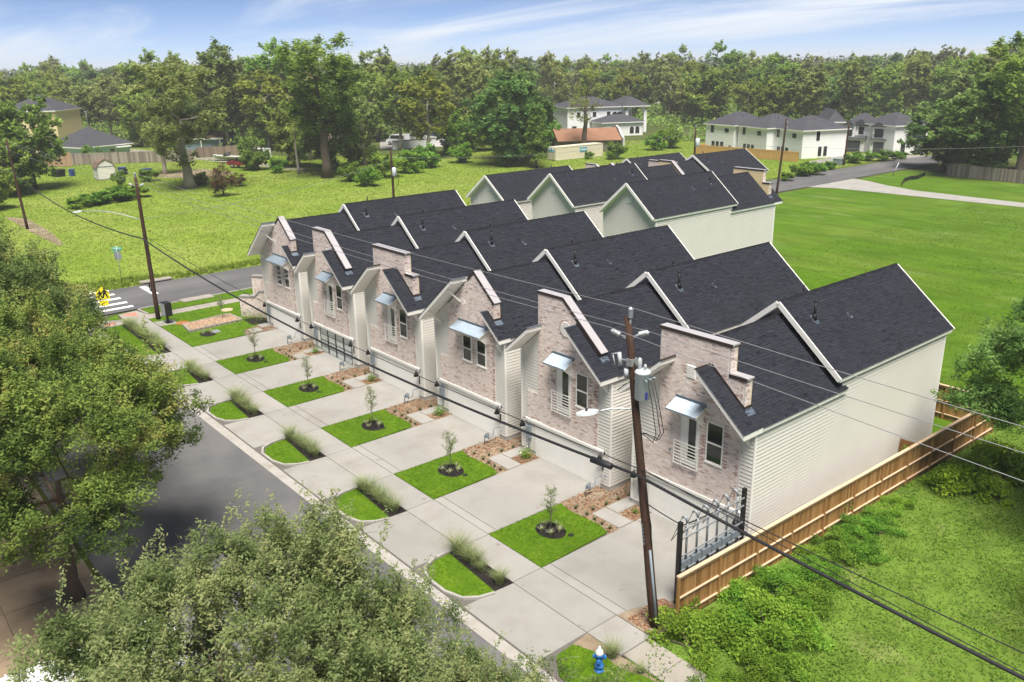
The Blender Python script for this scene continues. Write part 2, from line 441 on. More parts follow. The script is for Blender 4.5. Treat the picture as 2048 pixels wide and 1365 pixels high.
# slabs: every poured panel is its own piece with a recessed joint
def slab_set(name, rects, mt, z0=-0.08, z1=0.03, gap=.012, **k):
    e = thing(name, None, None); tag(e, kind='structure')
    for x0, x1, y0, y1 in rects:
        b = MB(); g = gap
        b.box(x0 + g, x1 - g, y0 + g, y1 - g, z0, z1 - .008, bottom=False)
        b.face([(x0 + g + .008, y0 + g + .008, z1), (x1 - g - .008, y0 + g + .008, z1), (x1 - g - .008, y1 - g - .008, z1), (x0 + g + .008, y1 - g - .008, z1)])
        b.obj('slab', mt, e)
    return e
sheet('joint_bed', rect(-73, -16.9, 16.4, 27.6), -0.02, M['joint'])
LAWN = [(-26.36, -22.86), (-34.15, -30.61), (-41.95, -38.43), (-49.70, -46.15), (-57.57, -53.99)]
xs = [-16.92, -18.62] + [v for l in LAWN for v in (l[1], l[0])] + [-61.94, -64.0, -66.2, -68.6, -71.0, -72.7]
slab_set('sidewalk', [(xs[i + 1], xs[i], 18.92, 20.50) for i in range(len(xs) - 1)], M['conc'])
slab_set('side_pavement', [(-73.4 - .16 * 0 , -71.9, 20.5 + 2.2 * i, 20.5 + 2.2 * (i + 1)) for i in range(12)], M['concw'])
DRV = [(-22.86, -17.25), (-30.61, -26.36), (-38.43, -34.15), (-46.15, -41.95), (-53.99, -49.70), (-61.94, -57.57)]
for a, b_ in DRV:
    slab_set('driveway', [(a, b_, 20.50, 20.98), (a, b_, 20.98, 27.5)], M['conc'])
for a, b_ in DRV:
    lo, hi = (a, b_ if b_ > -20 else b_)
    slab_set('driveway_apron', [(lo, hi if hi < -18 else -18.62, 16.42, 18.92)], M['conc'])

# green islands by the kerb: turf, planting bed, raised kerb
def island(L, R_, first=False):
    pts = [(L + .10, 18.24), (L + .16, 17.5), (L + .45, 16.9), (L + 1.1, 16.56)] + [(R_ - 1.3, 16.56), (R_ - .5, 16.8), (R_ - .12, 17.3), (R_ + .02, 17.96)]
    b = MB(); b.prism(pts, -.05, .055, 'z'); b.obj('island_turf', M['lawn'], kind='structure')
    b = MB(); b.prism([(L + .06, 18.92), (L + .10, 18.25), (R_ + .02, 17.97), (R_ + .08, 18.92)], -.05, .045, 'z')
    b.obj('planting_bed', M['bsoil'], kind='structure')
    path = [(L - .02, 18.1, .03), (L + .05, 17.45, .05), (L + .36, 16.80, .06), (L + 1.05, 16.45, .06), (R_ - 1.25, 16.45, .06), (R_ - .42, 16.7, .06), (R_ - .02, 17.25, .05), (R_ + .12, 17.9, .03)]
    b = MB()
    for i in range(len(path) - 1): b.bar(path[i], path[i + 1], .12, .13)
    b.obj('kerb', M['curb'], kind='structure')
    return pts
ISL = [island(l, r) for l, r in LAWN] + [island(-71.6, -61.94)]
IS7 = [(-18.4, 17.2), (-18.45, 18.05), (-17.3, 18.5), (-16.6, 18.35), (-15.5, 18.75), (-14.2, 18.9), (-12.8, 18.9), (-12.8, 16.56), (-17.6, 16.56)]
b = MB(); b.prism(IS7, -.05, .05, 'z'); b.obj('verge_turf', M['lawn'], kind='structure')
sheet('worn_verge', [(-18.5, 18.06), (-18.6, 18.92), (-12.8, 18.92), (-14.2, 18.88), (-15.5, 18.75), (-16.6, 18.35), (-17.3, 18.5)], 0.0, M['soil'])
slab_set('old_sidewalk', [(-16.9 + 1.55 * i, -16.9 + 1.55 * (i + 1), 19.0, 20.4) for i in range(8)], M['concw'])

def turf(name, poly, z=.05):
    b = MB(); b.prism(poly, -.05, z, 'z')
    return b.obj(name, M['lawn'], kind='structure')
LPOLY = []
for l, r in LAWN:
    p = [(l, 20.5), (r, 20.5), (r - .12, 24.55), (r - .8, 24.75), (l + .9, 24.62), (l + .1, 24.78)]
    LPOLY.append(p); turf('lawn', p)
CORN = [(-71.9, 20.52), (-61.94, 20.52), (-62.1, 24.75), (-62.9, 24.85), (-63.4, 25.3), (-64.2, 27.4), (-66.2, 27.9), (-71.9, 33.5)]
turf('corner_lawn', CORN)
VERG = [(-75.5, 21.1), (-73.5, 21.0), (-73.5, 46), (-75.8, 46)]
turf('verge_lawn', VERG)
TRI = [(-74.9, 18.9), (-74.0, 17.6), (-73.3, 18.6)]
turf('corner_turf', TRI)
sheet('corner_ramp', [(-75.4, 20.6), (-73.4, 20.9), (-72.7, 20.4), (-72.7, 18.9), (-73.4, 18.9), (-75.0, 19.0)], 0.02, M['concw'])
sheet('corner_apron', [(-73.3, 18.9), (-71.8, 18.9), (-71.8, 16.6), (-73.6, 16.4), (-74.0, 17.5)], 0.02, M['concw'])
for i, p in enumerate(([(-74.9, 19.4), (-74.6, 19.2), (-73.4, 20.1), (-74.9, 20.4)], [(-73.0, 17.3), (-72.2, 17.1), (-72.1, 18.0), (-72.8, 18.1)])):
    e = thing('tactile_paving', None, None); tag(e, kind='structure')
    sheet('tactile_base', p, .026, M['tact']).parent = e
    cx = sum(q[0] for q in p) / 4; cy = sum(q[1] for q in p) / 4
b = MB()
for (x0, y0), (x1, y1) in (((-75.6, 20.9), (-75.9, 46)), ((-75.5, 20.8), (-73.4, 20.95))): b.bar((x0, y0, .04), (x1, y1, .04), .15, .14)
b.obj('kerb', M['curb'], kind='structure')
# road markings: each stripe is a flat painted bar lying in the place where it was rolled
mk = thing('crosswalk', None, None); tag(mk, kind='structure')
for x in (-85.0 + .55, -82.65, -80.8, -78.9, -77.2):
    b = MB(); b.box(x - .30, x + .30, 16.6 if x > -80 else 18.2, 20.9, .007, .013, bottom=False); b.obj('stripe', M['paint'], mk)
b = MB(); b.box(-83.8, -80.0, 23.5, 24.1, .007, .013, bottom=False); b.obj('stop_line', M['paint'], kind='structure')
b = MB(); b.box(-85.6, -84.6, 24.0, 27.0, .0, .18); b.box(-84.62, -84.5, 24.2, 26.8, -.02, .10, m=1); b.obj('storm_drain', [M['concw'], M['black']], label='concrete storm drain inlet with a dark slot along the far kerb of the side street', cat='storm drain')
b = MB(); b.box(-76.2, -75.0, 24.6, 27.4, .0, .10); b.obj('storm_drain', [M['concw'], M['black']], label='flat concrete drain cover on the near verge of the side street', cat='storm drain')
sheet('far_driveway', [(-75.9, 126.5), (-72.5, 128.2), (-66, 128.6), (-44, 129.2), (30, 131), (30, 134.5), (-44, 133), (-62, 134.5), (-68, 137), (-73, 140), (-75.9, 141)], -.03, M['conc'])
YP = [(x, x + 2.6, y, y + 2.6) for x in np.arange(-42, -27.3, 2.6) for y in np.arange(-5, 5.3, 2.6)]
slab_set('yard_pavement', YP, M['yard'], z1=.01)

# mulch beds and garden paths between the driveways and house walls
def chips(x0, x1, y0, y1, n, z, name, mt, parent, holes=(), sz=.055):
    P = RNG.uniform((x0, y0), (x1, y1), (n, 2))
    ok = np.ones(n, bool)
    for h in holes: ok &= ~((P[:, 0] > h[0]) & (P[:, 0] < h[1]) & (P[:, 1] > h[2]) & (P[:, 1] < h[3]))
    P = P[ok]; n = len(P)
    a = RNG.uniform(0, 6.28, n); l = RNG.uniform(.5, 1.3, n) * sz; w = l * RNG.uniform(.3, .6, n)
    d = np.stack([np.cos(a), np.sin(a)], 1) * l[:, None]; e = np.stack([-np.sin(a), np.cos(a)], 1) * w[:, None]
    zz = z + RNG.uniform(0.004, .025, (n, 4))
    V = np.concatenate([np.concatenate([(P + s * d + t * e), zz[:, [k]]], 1)[:, None] for k, (s, t) in enumerate(((-1, -1), (1, -1), (1, 1), (-1, 1)))], 1).reshape(-1, 3)
    me = mesh_np(name, V, np.arange(n * 4).reshape(-1, 4), mt, RNG.random(n))
    o = place(name, me, parent); o['kind'] = 'stuff'
    return o
BEDS = []
for i, (l, r) in enumerate(LAWN):
    hl = r - 1.75 if i != 4 else r - 1.5
    e = thing('mulch_bed', None, None); tag(e, kind='structure')
    b = MB(); b.face([(l - .05, 24.4, .02), (r + .0, 24.4, .02), (r + .0, 27.6, .02), (l + 2.1, 29.6, .02), (l + .6, 29.6, .02), (l - .05, 27.4, .02)]); b.obj('bed_soil', M['soil'], e)
    hole = [(hl, r, 25.2, 26.1), (hl, r - .95, 26.1, 28.2)]
    chips(l, r, 24.6, 27.5, 900, .02, 'bark_chips', M['mulch'], e, hole)
    chips(l + .7, l + 2.1, 27.4, 29.6, 260, .02, 'bark_chips', M['mulch'], e, hole)
    BEDS.append((l, r, hl))
    if i < 4:
        slab_set('garden_path', [(hl, r - .01, 25.2, 26.1), (hl, r - .97, 26.12, 28.3)], M['conc'], z0=-.03, z1=.05)
    else:
        slab_set('stepping_stones', [(hl + .45, r - .0, 25.15, 26.0), (hl + .0, hl + .75, 26.15, 27.0), (hl + .1, hl + 1.1, 27.1, 27.9)], M['conc'], z0=-.03, z1=.05)
e = thing('mulch_bed', None, None); tag(e, kind='structure')
sheet('bed_soil', [(-18.6, 20.5), (-16.75, 20.5), (-16.85, 24.0), (-17.3, 24.0), (-17.9, 22.5), (-18.5, 21.2)], .037, M['soil']).parent = e
chips(-18.2, -16.9, 20.6, 22.6, 520, .037, 'bark_chips', M['mulch'], e)
e = thing('mulch_bed', None, None); tag(e, kind='structure')
sheet('bed_soil', [(-63.9, 25.2), (-62.2, 24.9), (-62.0, 27.3), (-63.9, 27.7)], .03, M['soil']).parent = e
chips(-63.8, -62.2, 25.1, 27.4, 420, .03, 'bark_chips', M['mulch'], e)
slab_set('stepping_stones', [(-63.3, -62.2, 25.3, 26.3), (-64.0, -63.0, 26.5, 27.5)], M['conc'], z0=-.03, z1=.06)

# ------------------------------------------------------------------ townhouses (local: x 0 right wall .. -6.45 left wall, y 0 front, z up)
W_ = 6.45; XC = -3.225; SL = 0.845
def zf(x, e): return e + SL * (W_ / 2 + .13 - abs(x - XC))     # roof surface over x; e = eave height
E1, E2 = 5.97, 6.62
Y1, Y2 = 6.4, 16.5

def shingles(xe, xr, e, y0, y1, seed):
    """asphalt shingle courses on one slope from eave x = xe to ridge x = xr"""
    rg = np.random.default_rng(seed)
    s = np.sign(xr - xe); Lx = abs(xr - xe); Ls = Lx * math.hypot(1, SL)
    ex = .148; rows = int(Ls / ex) + 1
    dx, dz = s / math.hypot(1, SL), SL / math.hypot(1, SL)
    nx, nz = -s * SL / math.hypot(1, SL), 1 / math.hypot(1, SL)
    V = []; T = []
    for r in range(rows):
        a0 = r * ex - .01; a1 = min((r + 1) * ex + .02, Ls)
        cuts = [y0]
        y = y0 - rg.uniform(0, .3)
        while y < y1:
            y += rg.uniform(.16, .42)
            if y0 + .05 < y < y1 - .05: cuts.append(y)
        cuts.append(y1); cuts = np.array(cuts); n = len(cuts) - 1
        thick = rg.choice([.012, .026], n)
        p = lambda a, h: np.stack([xe + dx * a + nx * h, np.zeros(n), e + dz * a + nz * h], 1)
        lo = p(a0, thick); hi = p(a1, .006 + 0 * thick); bt = p(a0 + .001, 0 * thick - .004)
        A = lo.copy(); A[:, 1] = cuts[:-1]; B = lo.copy(); B[:, 1] = cuts[1:]
        C = hi.copy(); C[:, 1] = cuts[1:]; D = hi.copy(); D[:, 1] = cuts[:-1]
        G = bt.copy(); G[:, 1] = cuts[:-1]; H = bt.copy(); H[:, 1] = cuts[1:]
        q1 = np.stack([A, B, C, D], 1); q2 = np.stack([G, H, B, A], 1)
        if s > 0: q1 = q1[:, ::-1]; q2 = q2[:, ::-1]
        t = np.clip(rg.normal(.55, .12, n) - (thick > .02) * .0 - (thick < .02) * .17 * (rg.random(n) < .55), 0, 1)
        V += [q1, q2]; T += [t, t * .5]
    V = np.concatenate(V).reshape(-1, 3); T = np.concatenate(T)
    return V, np.arange(len(V)).reshape(-1, 4), T

def roof_part(parent, e, y0, y1, seed, rakes=True):
    """white deck slab (its edges are the fascia and rake boards), shingles on both slopes, ridge caps"""
    hw = W_ / 2 + .13
    th = .21
    b = MB()
    top = [(XC + hw, e), (XC, e + SL * hw), (XC - hw, e)]
    bot = [(XC - hw, e - th), (XC - hw + .10, e - th), (XC, e + SL * (hw - .10) - th), (XC + hw - .10, e - th), (XC + hw, e - th)]
    b.prism(top + bot, y0, y1, 'y')
    deck = b.obj('roof', M['white'], parent)
    for yy in ((y0 - .03, y1 + .03) if rakes else ()):
        for sx in (1, -1):
            b = MB(); b.bar((XC + sx * (hw + .02), yy, e - .105), (XC, yy, e + SL * hw - .105 + .015), .06, .235); b.obj('rake_board', M['white'], deck)
    Vs = []; Ts = []
    for k, xe in enumerate((XC + hw + .03, XC - hw - .03)):
        V, F, T = shingles(xe, XC, e - .025 + .012, y0 - .02, y1 + .02, seed + k)
        Vs.append(V); Ts.append(T)
    V = np.concatenate(Vs); T = np.concatenate(Ts)
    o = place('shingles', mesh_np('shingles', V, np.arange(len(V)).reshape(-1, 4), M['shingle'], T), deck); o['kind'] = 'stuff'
    zr = e + SL * hw
    b = MB(); y = y0 - .02; rg = random.Random(seed)
    while y < y1:
        y2 = min(y + .3, y1 + .02); h = rg.uniform(.0, .012)
        b.prism([(XC + .16, zr - .115), (XC, zr + .035 + h), (XC - .16, zr - .115), (XC - .14, zr - .14), (XC, zr), (XC + .14, zr - .14)], y, y2 - .008, 'y', t=rg.random())
        y = y2
    o = b.obj('ridge_caps', M['ridge'], deck); o['kind'] = 'stuff'
    return deck

def lap_boards(b, org, u, nrm, z0, z1, rng, ex=.172):
    """lap siding: org base point, u horizontal unit, nrm outward normal, rng(z) -> (ua, ub) or None"""
    o = Vector(org); u = Vector(u); n = Vector(nrm); z = z0
    k = 0
    while z < z1 - .02:
        zn = min(z + ex, z1); zt = zn - .013  # gap bares the dark wall body, imitating shadow under each lap
        r0, r1 = rng(z), rng(zt)
        if r0 and r1:
            pts = [o + u * r0[0] + Vector((0, 0, z)) + n * .031, o + u * r0[1] + Vector((0, 0, z)) + n * .031, o + u * r1[1] + Vector((0, 0, zt)) + n * .006, o + u * r1[0] + Vector((0, 0, zt)) + n * .006]
            lip = [o + u * r0[0] + Vector((0, 0, z)), o + u * r0[1] + Vector((0, 0, z)), pts[1], pts[0]]
            flip = (pts[1] - pts[0]).cross(pts[2] - pts[1]).dot(n) < 0
            b.face(pts[::-1] if flip else pts); b.face(lip[::-1] if flip else lip)
            if r0[0] > -99:
                b.face([o + u * r0[0] + Vector((0, 0, z)), pts[0], pts[3]]); b.face([o + u * r0[1] + Vector((0, 0, z)), pts[1], pts[2]])
        z = zn

PROF = {
    'A': [(-5.95, 2.07), (-.80, 2.07), (-.80, 7.72), (-2.45, 9.15), (-3.05, 8.62), (-5.10, 6.80), (-5.10, 3.68), (-5.95, 3.68)],
    'B': [(-5.95, 2.07), (-.78, 2.07), (-.78, 6.98), (-3.25, 9.08), (-5.06, 9.08), (-5.06, 3.68), (-5.95, 3.68)],
    'C': [(-5.95, 2.07), (-.60, 2.07), (-.60, 7.84), (-1.38, 7.84), (-1.38, 9.08), (-5.02, 9.08), (-5.02, 3.68), (-5.95, 3.68)],
}
OPEN = {   # window/door rects x0,x1,z0,z1 and the kind
    'A': [('win', -3.66, -2.84, 3.90, 5.42), ('win', -2.36, -1.55, 3.90, 5.42)],
    'B': [('door', -3.66, -2.66, 3.10, 5.46), ('win', -2.29, -1.48, 3.86, 5.60)],
    'C': [('door', -3.66, -2.70, 3.10, 5.46), ('win', -2.32, -1.46, 3.74, 5.58)],
}
AWN = {'A': (-4.0, -1.3), 'B': (-3.98, -2.42), 'C': (-4.04, -2.40)}

def inside(poly, x, z):
    x = np.asarray(x); z = np.asarray(z); r = np.zeros(x.shape, bool); n = len(poly)
    for i in range(n):
        (x0, z0), (x1, z1) = poly[i], poly[(i + 1) % n]
        c = ((z0 > z) != (z1 > z))
        with np.errstate(divide='ignore', invalid='ignore'):
            r ^= c & (x < (x1 - x0) * (z - z0) / (z1 - z0 if z1 != z0 else 1e-9) + x0)
    return r

def brickwork(poly, openings, parent, end_walls=(), seed=1, ring=None, yf=-.05, solid=True):
    rg = np.random.default_rng(seed)
    bl, bh, g = .205, .064, .014
    C = []; T = []; E = []
    zs = np.arange(min(p[1] for p in poly) + .02, max(p[1] for p in poly), bh + g)
    x0 = min(p[0] for p in poly); x1 = max(p[0] for p in poly)
    for r, z in enumerate(zs):
        x = np.arange(x0 + (bl + g) * (.5 if r % 2 else 1.0) - bl / 2 - .1, x1, bl + g) + .1
        zc = np.full(x.shape, z + bh / 2)
        ok = inside(poly, x - bl * .45, zc + bh * .4) & inside(poly, x + bl * .45, zc + bh * .4) & inside(poly, x, zc - bh * .5)
        half = ~ok & (inside(poly, x - bl * .4, zc) | inside(poly, x + bl * .4, zc))
        near = np.zeros(x.shape, bool)
        for o in openings:
            inn = (x + bl / 2 > o[1]) & (x - bl / 2 < o[2]) & (zc + bh / 2 > o[3]) & (zc - bh / 2 < o[4])
            ok &= ~inn; half &= ~inn
            near |= (x + bl > o[1] - .05) & (x - bl < o[2] + .05) & (zc > o[3]) & (zc < o[4])
        if ring is not None:
            d = np.hypot(x - ring[0], zc - ring[1]); ok &= d > ring[2] + .02; half &= d > ring[2]
        edge = near | (x > x1 - .26)
        t = np.clip(rg.normal(.62, .17, len(x)), 0, 1)
        t = np.where(rg.random(len(x)) < .08, rg.uniform(.05, .4, len(x)), t)
        t = np.where(edge & (rg.random(len(x)) < (.85 if r % 2 else .25)), rg.uniform(0, .2, len(x)), t)
        for sel, f in ((ok, 1.0), (half, .42)):
            n = sel.sum()
            xx = x[sel].copy()
            if f < 1:
                xx += np.where(inside(poly, x[sel] - bl * .4, zc[sel]), -bl * .27, bl * .27)
                keep = inside(poly, xx - bl * .2, zc[sel] + bh * .4) & inside(poly, xx + bl * .2, zc[sel] + bh * .4)
                xx = xx[keep]; n = keep.sum(); tt = t[sel][keep]
            else: tt = t[sel]
            C.append(np.stack([xx, np.full(n, yf - .007), np.full(n, z + bh / 2)], 1)); T.append(tt)
            E.append(np.stack([np.full(n, bl / 2 * f), .009 + rg.uniform(0, .004, n), np.full(n, bh / 2)], 1))
    for (xw, za, zb, yb) in end_walls:                       # returns seen on the right-hand ends
        for r, z in enumerate(np.arange(za, zb - .05, bh + g)):
            ys = np.array([yf + .06, yf + .20, yf + .33]) if r % 2 else np.array([yf + .10, yf + .29])
            n = len(ys)
            C.append(np.stack([np.full(n, xw + .004), ys, np.full(n, z + bh / 2)], 1)); E.append(np.stack([np.full(n, .01), np.full(n, .06 if r % 2 else .085), np.full(n, bh / 2)], 1))
            T.append(np.clip(rg.normal(.5, .25, n), 0, 1))
    if ring is not None:
        for k in range(36):
            a = k / 36 * 6.2832
            C.append([[ring[0] + math.cos(a) * ring[2], yf - .016, ring[1] + math.sin(a) * ring[2]]]); E.append([[.036, .014, .036]]); T.append([rg.uniform(0, .4)])
    C = np.concatenate(C); E = np.concatenate(E); T = np.concatenate(T)
    V, F, k = boxes_np(C, E)
    o = place('bricks', mesh_np('bricks', V, F, M['brick'], np.repeat(T, k)), parent); o['kind'] = 'stuff'
    return o

def house_proto(kind):
    t = thing('townhouse', None, 'house')
    # --- body
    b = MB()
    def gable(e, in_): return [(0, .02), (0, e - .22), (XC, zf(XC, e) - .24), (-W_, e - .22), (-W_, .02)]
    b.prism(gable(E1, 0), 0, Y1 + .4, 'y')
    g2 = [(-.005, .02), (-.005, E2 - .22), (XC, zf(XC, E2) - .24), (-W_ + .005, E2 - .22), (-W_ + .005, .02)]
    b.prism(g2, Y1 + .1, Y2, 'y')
    b.obj('wall', M['lap_shade'], t)
    b = MB(); b.box(-W_ - .012, .012, -.012, Y2 + .012, -.3, .26, bottom=False); b.obj('foundation', M['found'], t)
    # --- lap siding
    b = MB()
    lap_boards(b, (0, 0, 0), (0, 1, 0), (1, 0, 0), .26, E1 - .2, lambda z: (0.0, Y1 + .1))
    lap_boards(b, (-.005, Y1 + .1, 0), (0, 1, 0), (1, 0, 0), .26, E2 - .2, lambda z: (0, Y2 - Y1 - .1))
    lap_boards(b, (-W_, 0, 0), (0, 1, 0), (-1, 0, 0), .26, E1 - .2, lambda z: (0, Y1 + .1))
    lap_boards(b, (-W_, Y1 + .1, 0), (0, 1, 0), (-1, 0, 0), .26, E2 - .2, lambda z: (0, Y2 - Y1 - .1))
    def lim(z, e, x0, x1):
        half = (zf(XC, e) - .26 - z) / SL
        a, c = max(x0, XC - half), min(x1, XC + half)
        return (a, c) if c > a + .02 else None
    lap_boards(b, (0, 0, 0), (1, 0, 0), (0, -1, 0), .26, 8.3, lambda z: lim(z, E1, -W_, -5.25 if z < 2 else (-5.9 if z < 3.69 else -5.0)))
    lap_boards(b, (0, 0, 0), (1, 0, 0), (0, -1, 0), .26, 8.3, lambda z: lim(z, E1, -.85, 0))
    lap_boards(b, (0, Y2, 0), (1, 0, 0), (0, 1, 0), .26, 9.0, lambda z: lim(z, E2, -W_, 0))
    lap_boards(b, (0, Y1 + .1, 0), (1, 0, 0), (0, -1, 0), 5.6, 9.1, lambda z: lim(z, E2, -W_, 0))
    o = b.obj('siding', M['siding'], t); o['kind'] = 'stuff'
    # corner boards
    for q in ((-.005, .036, -.036, .09, .26, E1 - .2), (-W_ - .036, -W_ + .09, -.036, .05, .26, E1 - .2), (-.09, .032, Y2 - .09, Y2 + .036, .26, E2 - .2), (-W_ - .032, -W_ + .09, Y2 - .09, Y2 + .036, .26, E2 - .2)):
        b = MB(); b.box(*q); b.obj('corner_board', M['white'], t)
    # --- roofs
    sd_ = {'A': 11, 'B': 23, 'C': 37}[kind]
    roof_part(t, E1, .30, Y1 + .3, sd_, False)
    roof_part(t, E2, Y1 - .45, Y2 + .42, sd_ + 5)
    # --- front overhang pieces
    def piece(xa, xb, yo, e=E1):
        """slab following the front roof between local x = xa (low end) and xb, from y = yo back to .3"""
        hw = W_ / 2 + .13
        za, zb = zf(xa, e), zf(xb, e)
        lo = -.22
        b = MB(); poly = [(xa, za), (xb, zb), (xb, zb + lo), (xa, za + lo)]
        if xa < XC: poly = poly[::-1]
        b.prism(poly, yo, .34, 'y')
        d = b.obj('front_overhang', M['white'], t)
        V, F, T = shingles(xa, xb, za + .016, yo - .03, .32, sd_ + 9)
        o = place('shingles', mesh_np('shingles', V, F, M['shingle'], T), d); o['kind'] = 'stuff'
        s = 1 if xb > xa else -1
        b = MB(); b.bar((xb + .03 * s, yo - .03, zb + .03), (xb + .03 * s, .0, zb + .03), .06, .07); b.obj('end_flashing', M['galv'] if kind != 'C' else M['bronze'], d)
        return d
    hw = W_ / 2 + .13
    xr0, xl0 = XC + hw, XC - hw
    if kind == 'A':
        d = piece(xr0, -1.35, -.48)
        d2 = piece(xl0, XC - .06, -1.02)
        for x in (-3.75, -5.7):
            b = MB(); zt = zf(x, E1) - .26
            b.bar((x, -.03, zt - .85), (x, -.92, zt - .02), .09, .09); b.obj('bracket', M['white'], d2)
    elif kind == 'B':
        d = piece(xr0, -2.25, -.86); d2 = piece(xl0, -4.85, -1.0)
    else:
        d = piece(xr0, -2.35, -1.0); d2 = piece(xl0, -4.2, -1.0)
    b = MB(); b.prism([(-.03, 5.70), (-.62, 5.70), (-.05, 5.1)][::-1], 0, 0, 'x') if 0 else None
    b.prism([(-.03, 5.62), (-.40, 5.62), (-.03, 5.12)], -.30, -.20, 'x'); b.obj('bracket', M['white'], t)
    # --- brick front and parapet
    poly = PROF[kind]; ops = OPEN[kind]
    b = MB()
    top = [p for p in poly]
    b.prism(poly, -.05, .36, 'y')
    par = b.obj('parapet', M['mortar'], t)
    ring = (-3.02, 7.62, .44) if kind == 'B' else None
    xe = max(p[0] for p in poly)
    ends = [(xe, zf(xe, E1) - .1, [p for p in poly if p[0] == xe][1][1] if kind != 'B' else 6.95, .36)]
    if kind == 'C': ends.append((-1.38, 7.9, 9.05, .36))
    ops2 = list(ops)
    if kind == 'C': ops2.append(('vent', -3.54, -3.06, 7.20, 7.80))
    brickwork(poly, ops2, par, ends, sd_ + 3, ring)
    # painted sheathing on the back of the parapet
    b = MB(); pb = [(x, z) for x, z in poly if z > 4]
    xs_ = [p for p in poly]
    zr = lambda x: zf(x, E1)
    if kind == 'A': q = [(-.80, zr(-.8)), (-.80, 7.70), (-2.45, 9.13), (-3.0, 8.7)]
    elif kind == 'B': q = [(-.78, zr(-.78)), (-.78, 6.96), (-3.25, 9.06), (-5.06, 9.06), (-5.06, zr(-5.06)), (XC, zr(XC))]
    else: q = [(-.60, zr(-.6)), (-.60, 7.82), (-1.38, 7.82), (-1.38, 9.06), (-5.02, 9.06), (-5.02, zr(-5.02)), (XC, zr(XC))]
    b.prism(q, .362, .40, 'y'); b.obj('parapet_back', M['yellowp'], par)
    # coping
    def cope(pts):
        b = MB()
        for (xa, za), (xb, zb) in zip(pts[:-1], pts[1:]):
            b.bar((xa, .16, za + .035), (xb, .16, zb + .035), .50, .07, m=0)
            b.bar((xa, -.085, za + .0), (xb, -.085, zb + .0), .022, .15, m=1)
            b.bar((xa, .415, za + .0), (xb, .415, zb + .0), .022, .15, m=1)
        b.obj('coping', [M['cap'], M['bronze']], par)
    if kind == 'A': cope([(-2.47, 9.20), (-.74, 7.72)]); cope([(-3.05, 8.66), (-2.43, 9.20)])
    elif kind == 'B':
        cope([(-5.12, 9.10), (-3.24, 9.10)]); cope([(-3.26, 9.10), (-.66, 6.90)])
        b = MB(); b.bar((-2.25, -.1, zf(-2.25, E1) + .16), (-.74, -.1, zf(-.74, E1) + .16), .03, .30); b.obj('step_flashing', M['bronze'], par)
    else:
        cope([(-5.09, 9.10), (-1.30, 9.10)]); cope([(-1.40, 7.86), (-.52, 7.86)])
    b = MB()
    if kind == 'A': b.bar((-1.3, -.075, zf(-1.3, E1) + .05), (-.76, -.075, zf(-.76, E1) + .05), .03, .14)
    elif kind == 'C': b.bar((-2.3, -.075, zf(-2.3, E1) + .06), (-.56, -.075, zf(-.56, E1) + .06), .03, .16)
    xe2 = xe + .012
    b.box(xe2 - .02, xe2 + .02, -.08, .42, zf(xe, E1) - .06, zf(xe, E1) + .14)
    b.obj('step_flashing', M['bronze'], par)
    b = MB(); b.bar((xe + .02, .16, zf(xe, E1) + .02), (xe + .26, .16, zf(xe + .26, E1) + .035), .50, .012); b.obj('saddle_flashing', M['galv'], par)
    # --- windows and doors
    for k, x0, x1, z0, z1 in ops:
        b = MB(); f = .055
        y0, y1 = -.085, -.02
        zs_ = z0 if k == 'win' else z0 + .1
        b.box(x0, x0 + f, y0, y1, zs_, z1); b.box(x1 - f, x1, y0, y1, zs_, z1); b.box(x0 + f, x1 - f, y0, y1, z1 - f, z1); b.box(x0 + f, x1 - f, y0, y1, zs_, zs_ + f)
        if k == 'win':
            zm = (z0 + z1) / 2 - .02
            b.box(x0 + f, x1 - f, y0 - .006, y1, zm - .035, zm + .035)
            b.box(x0 - .03, x1 + .03, y0 - .03, y1, z0 - .06, z0)
            w = b.obj('window', M['white'], t)
            for za, zb, mm in ((zm + .035, z1 - f, M['glass']), (z0 + f, zm - .035, M['glass'])):
                b = MB(); b.box(x0 + f, x1 - f, -.062, -.055, za, zb); b.obj('pane', mm, w)
        else:
            w = b.obj('balcony_door', M['white'], t)
            dx0 = x0 + .30
            b = MB(); b.box(x0 + f, dx0, -.075, -.056, zs_ + f, z1 - f); b.box(dx0, dx0 + .1, -.085, -.056, zs_ + f, z1 - f); b.box(x1 - f - .1, x1 - f, -.085, -.056, zs_ + f, z1 - f); b.box(dx0 + .1, x1 - f - .1, -.085, -.056, zs_ + f, zs_ + .28); b.obj('door_leaf', M['white'], w)
            b = MB(); b.box(dx0 + .1, x1 - f - .1, -.068, -.060, zs_ + .28, z1 - f); b.obj('pane', M['glass'], w)
            b = MB(); ra, rb = x0 - .27, x1 + .05
            for x in (ra, rb): b.bar((x, -.19, 3.10), (x, -.19, 4.24), .045, .045)
            b.bar((ra + .42, -.19, 3.10), (ra + .42, -.19, 4.2), .03, .03)
            for i in range(8): b.bar((ra, -.19, 3.14 + i * .153), (rb, -.19, 3.14 + i * .153), .03, .026 if i < 7 else .045)
            for x in (ra, rb):
                for z in (3.16, 4.18): b.bar((x, -.19, z), (x, -.04, z), .03, .03)
            b.obj('railing', M['white'], t)
            b = MB(); b.cyl(0, 0, 0, .05, .05, 8); b.obj('wall_light', M['meter'], t, (ra - .28, -.06, 3.62), (math.pi / 2, 0, 0))
    # --- awning
    a0, a1 = AWN[kind]
    b = MB(); n = int((a1 - a0) / .062)
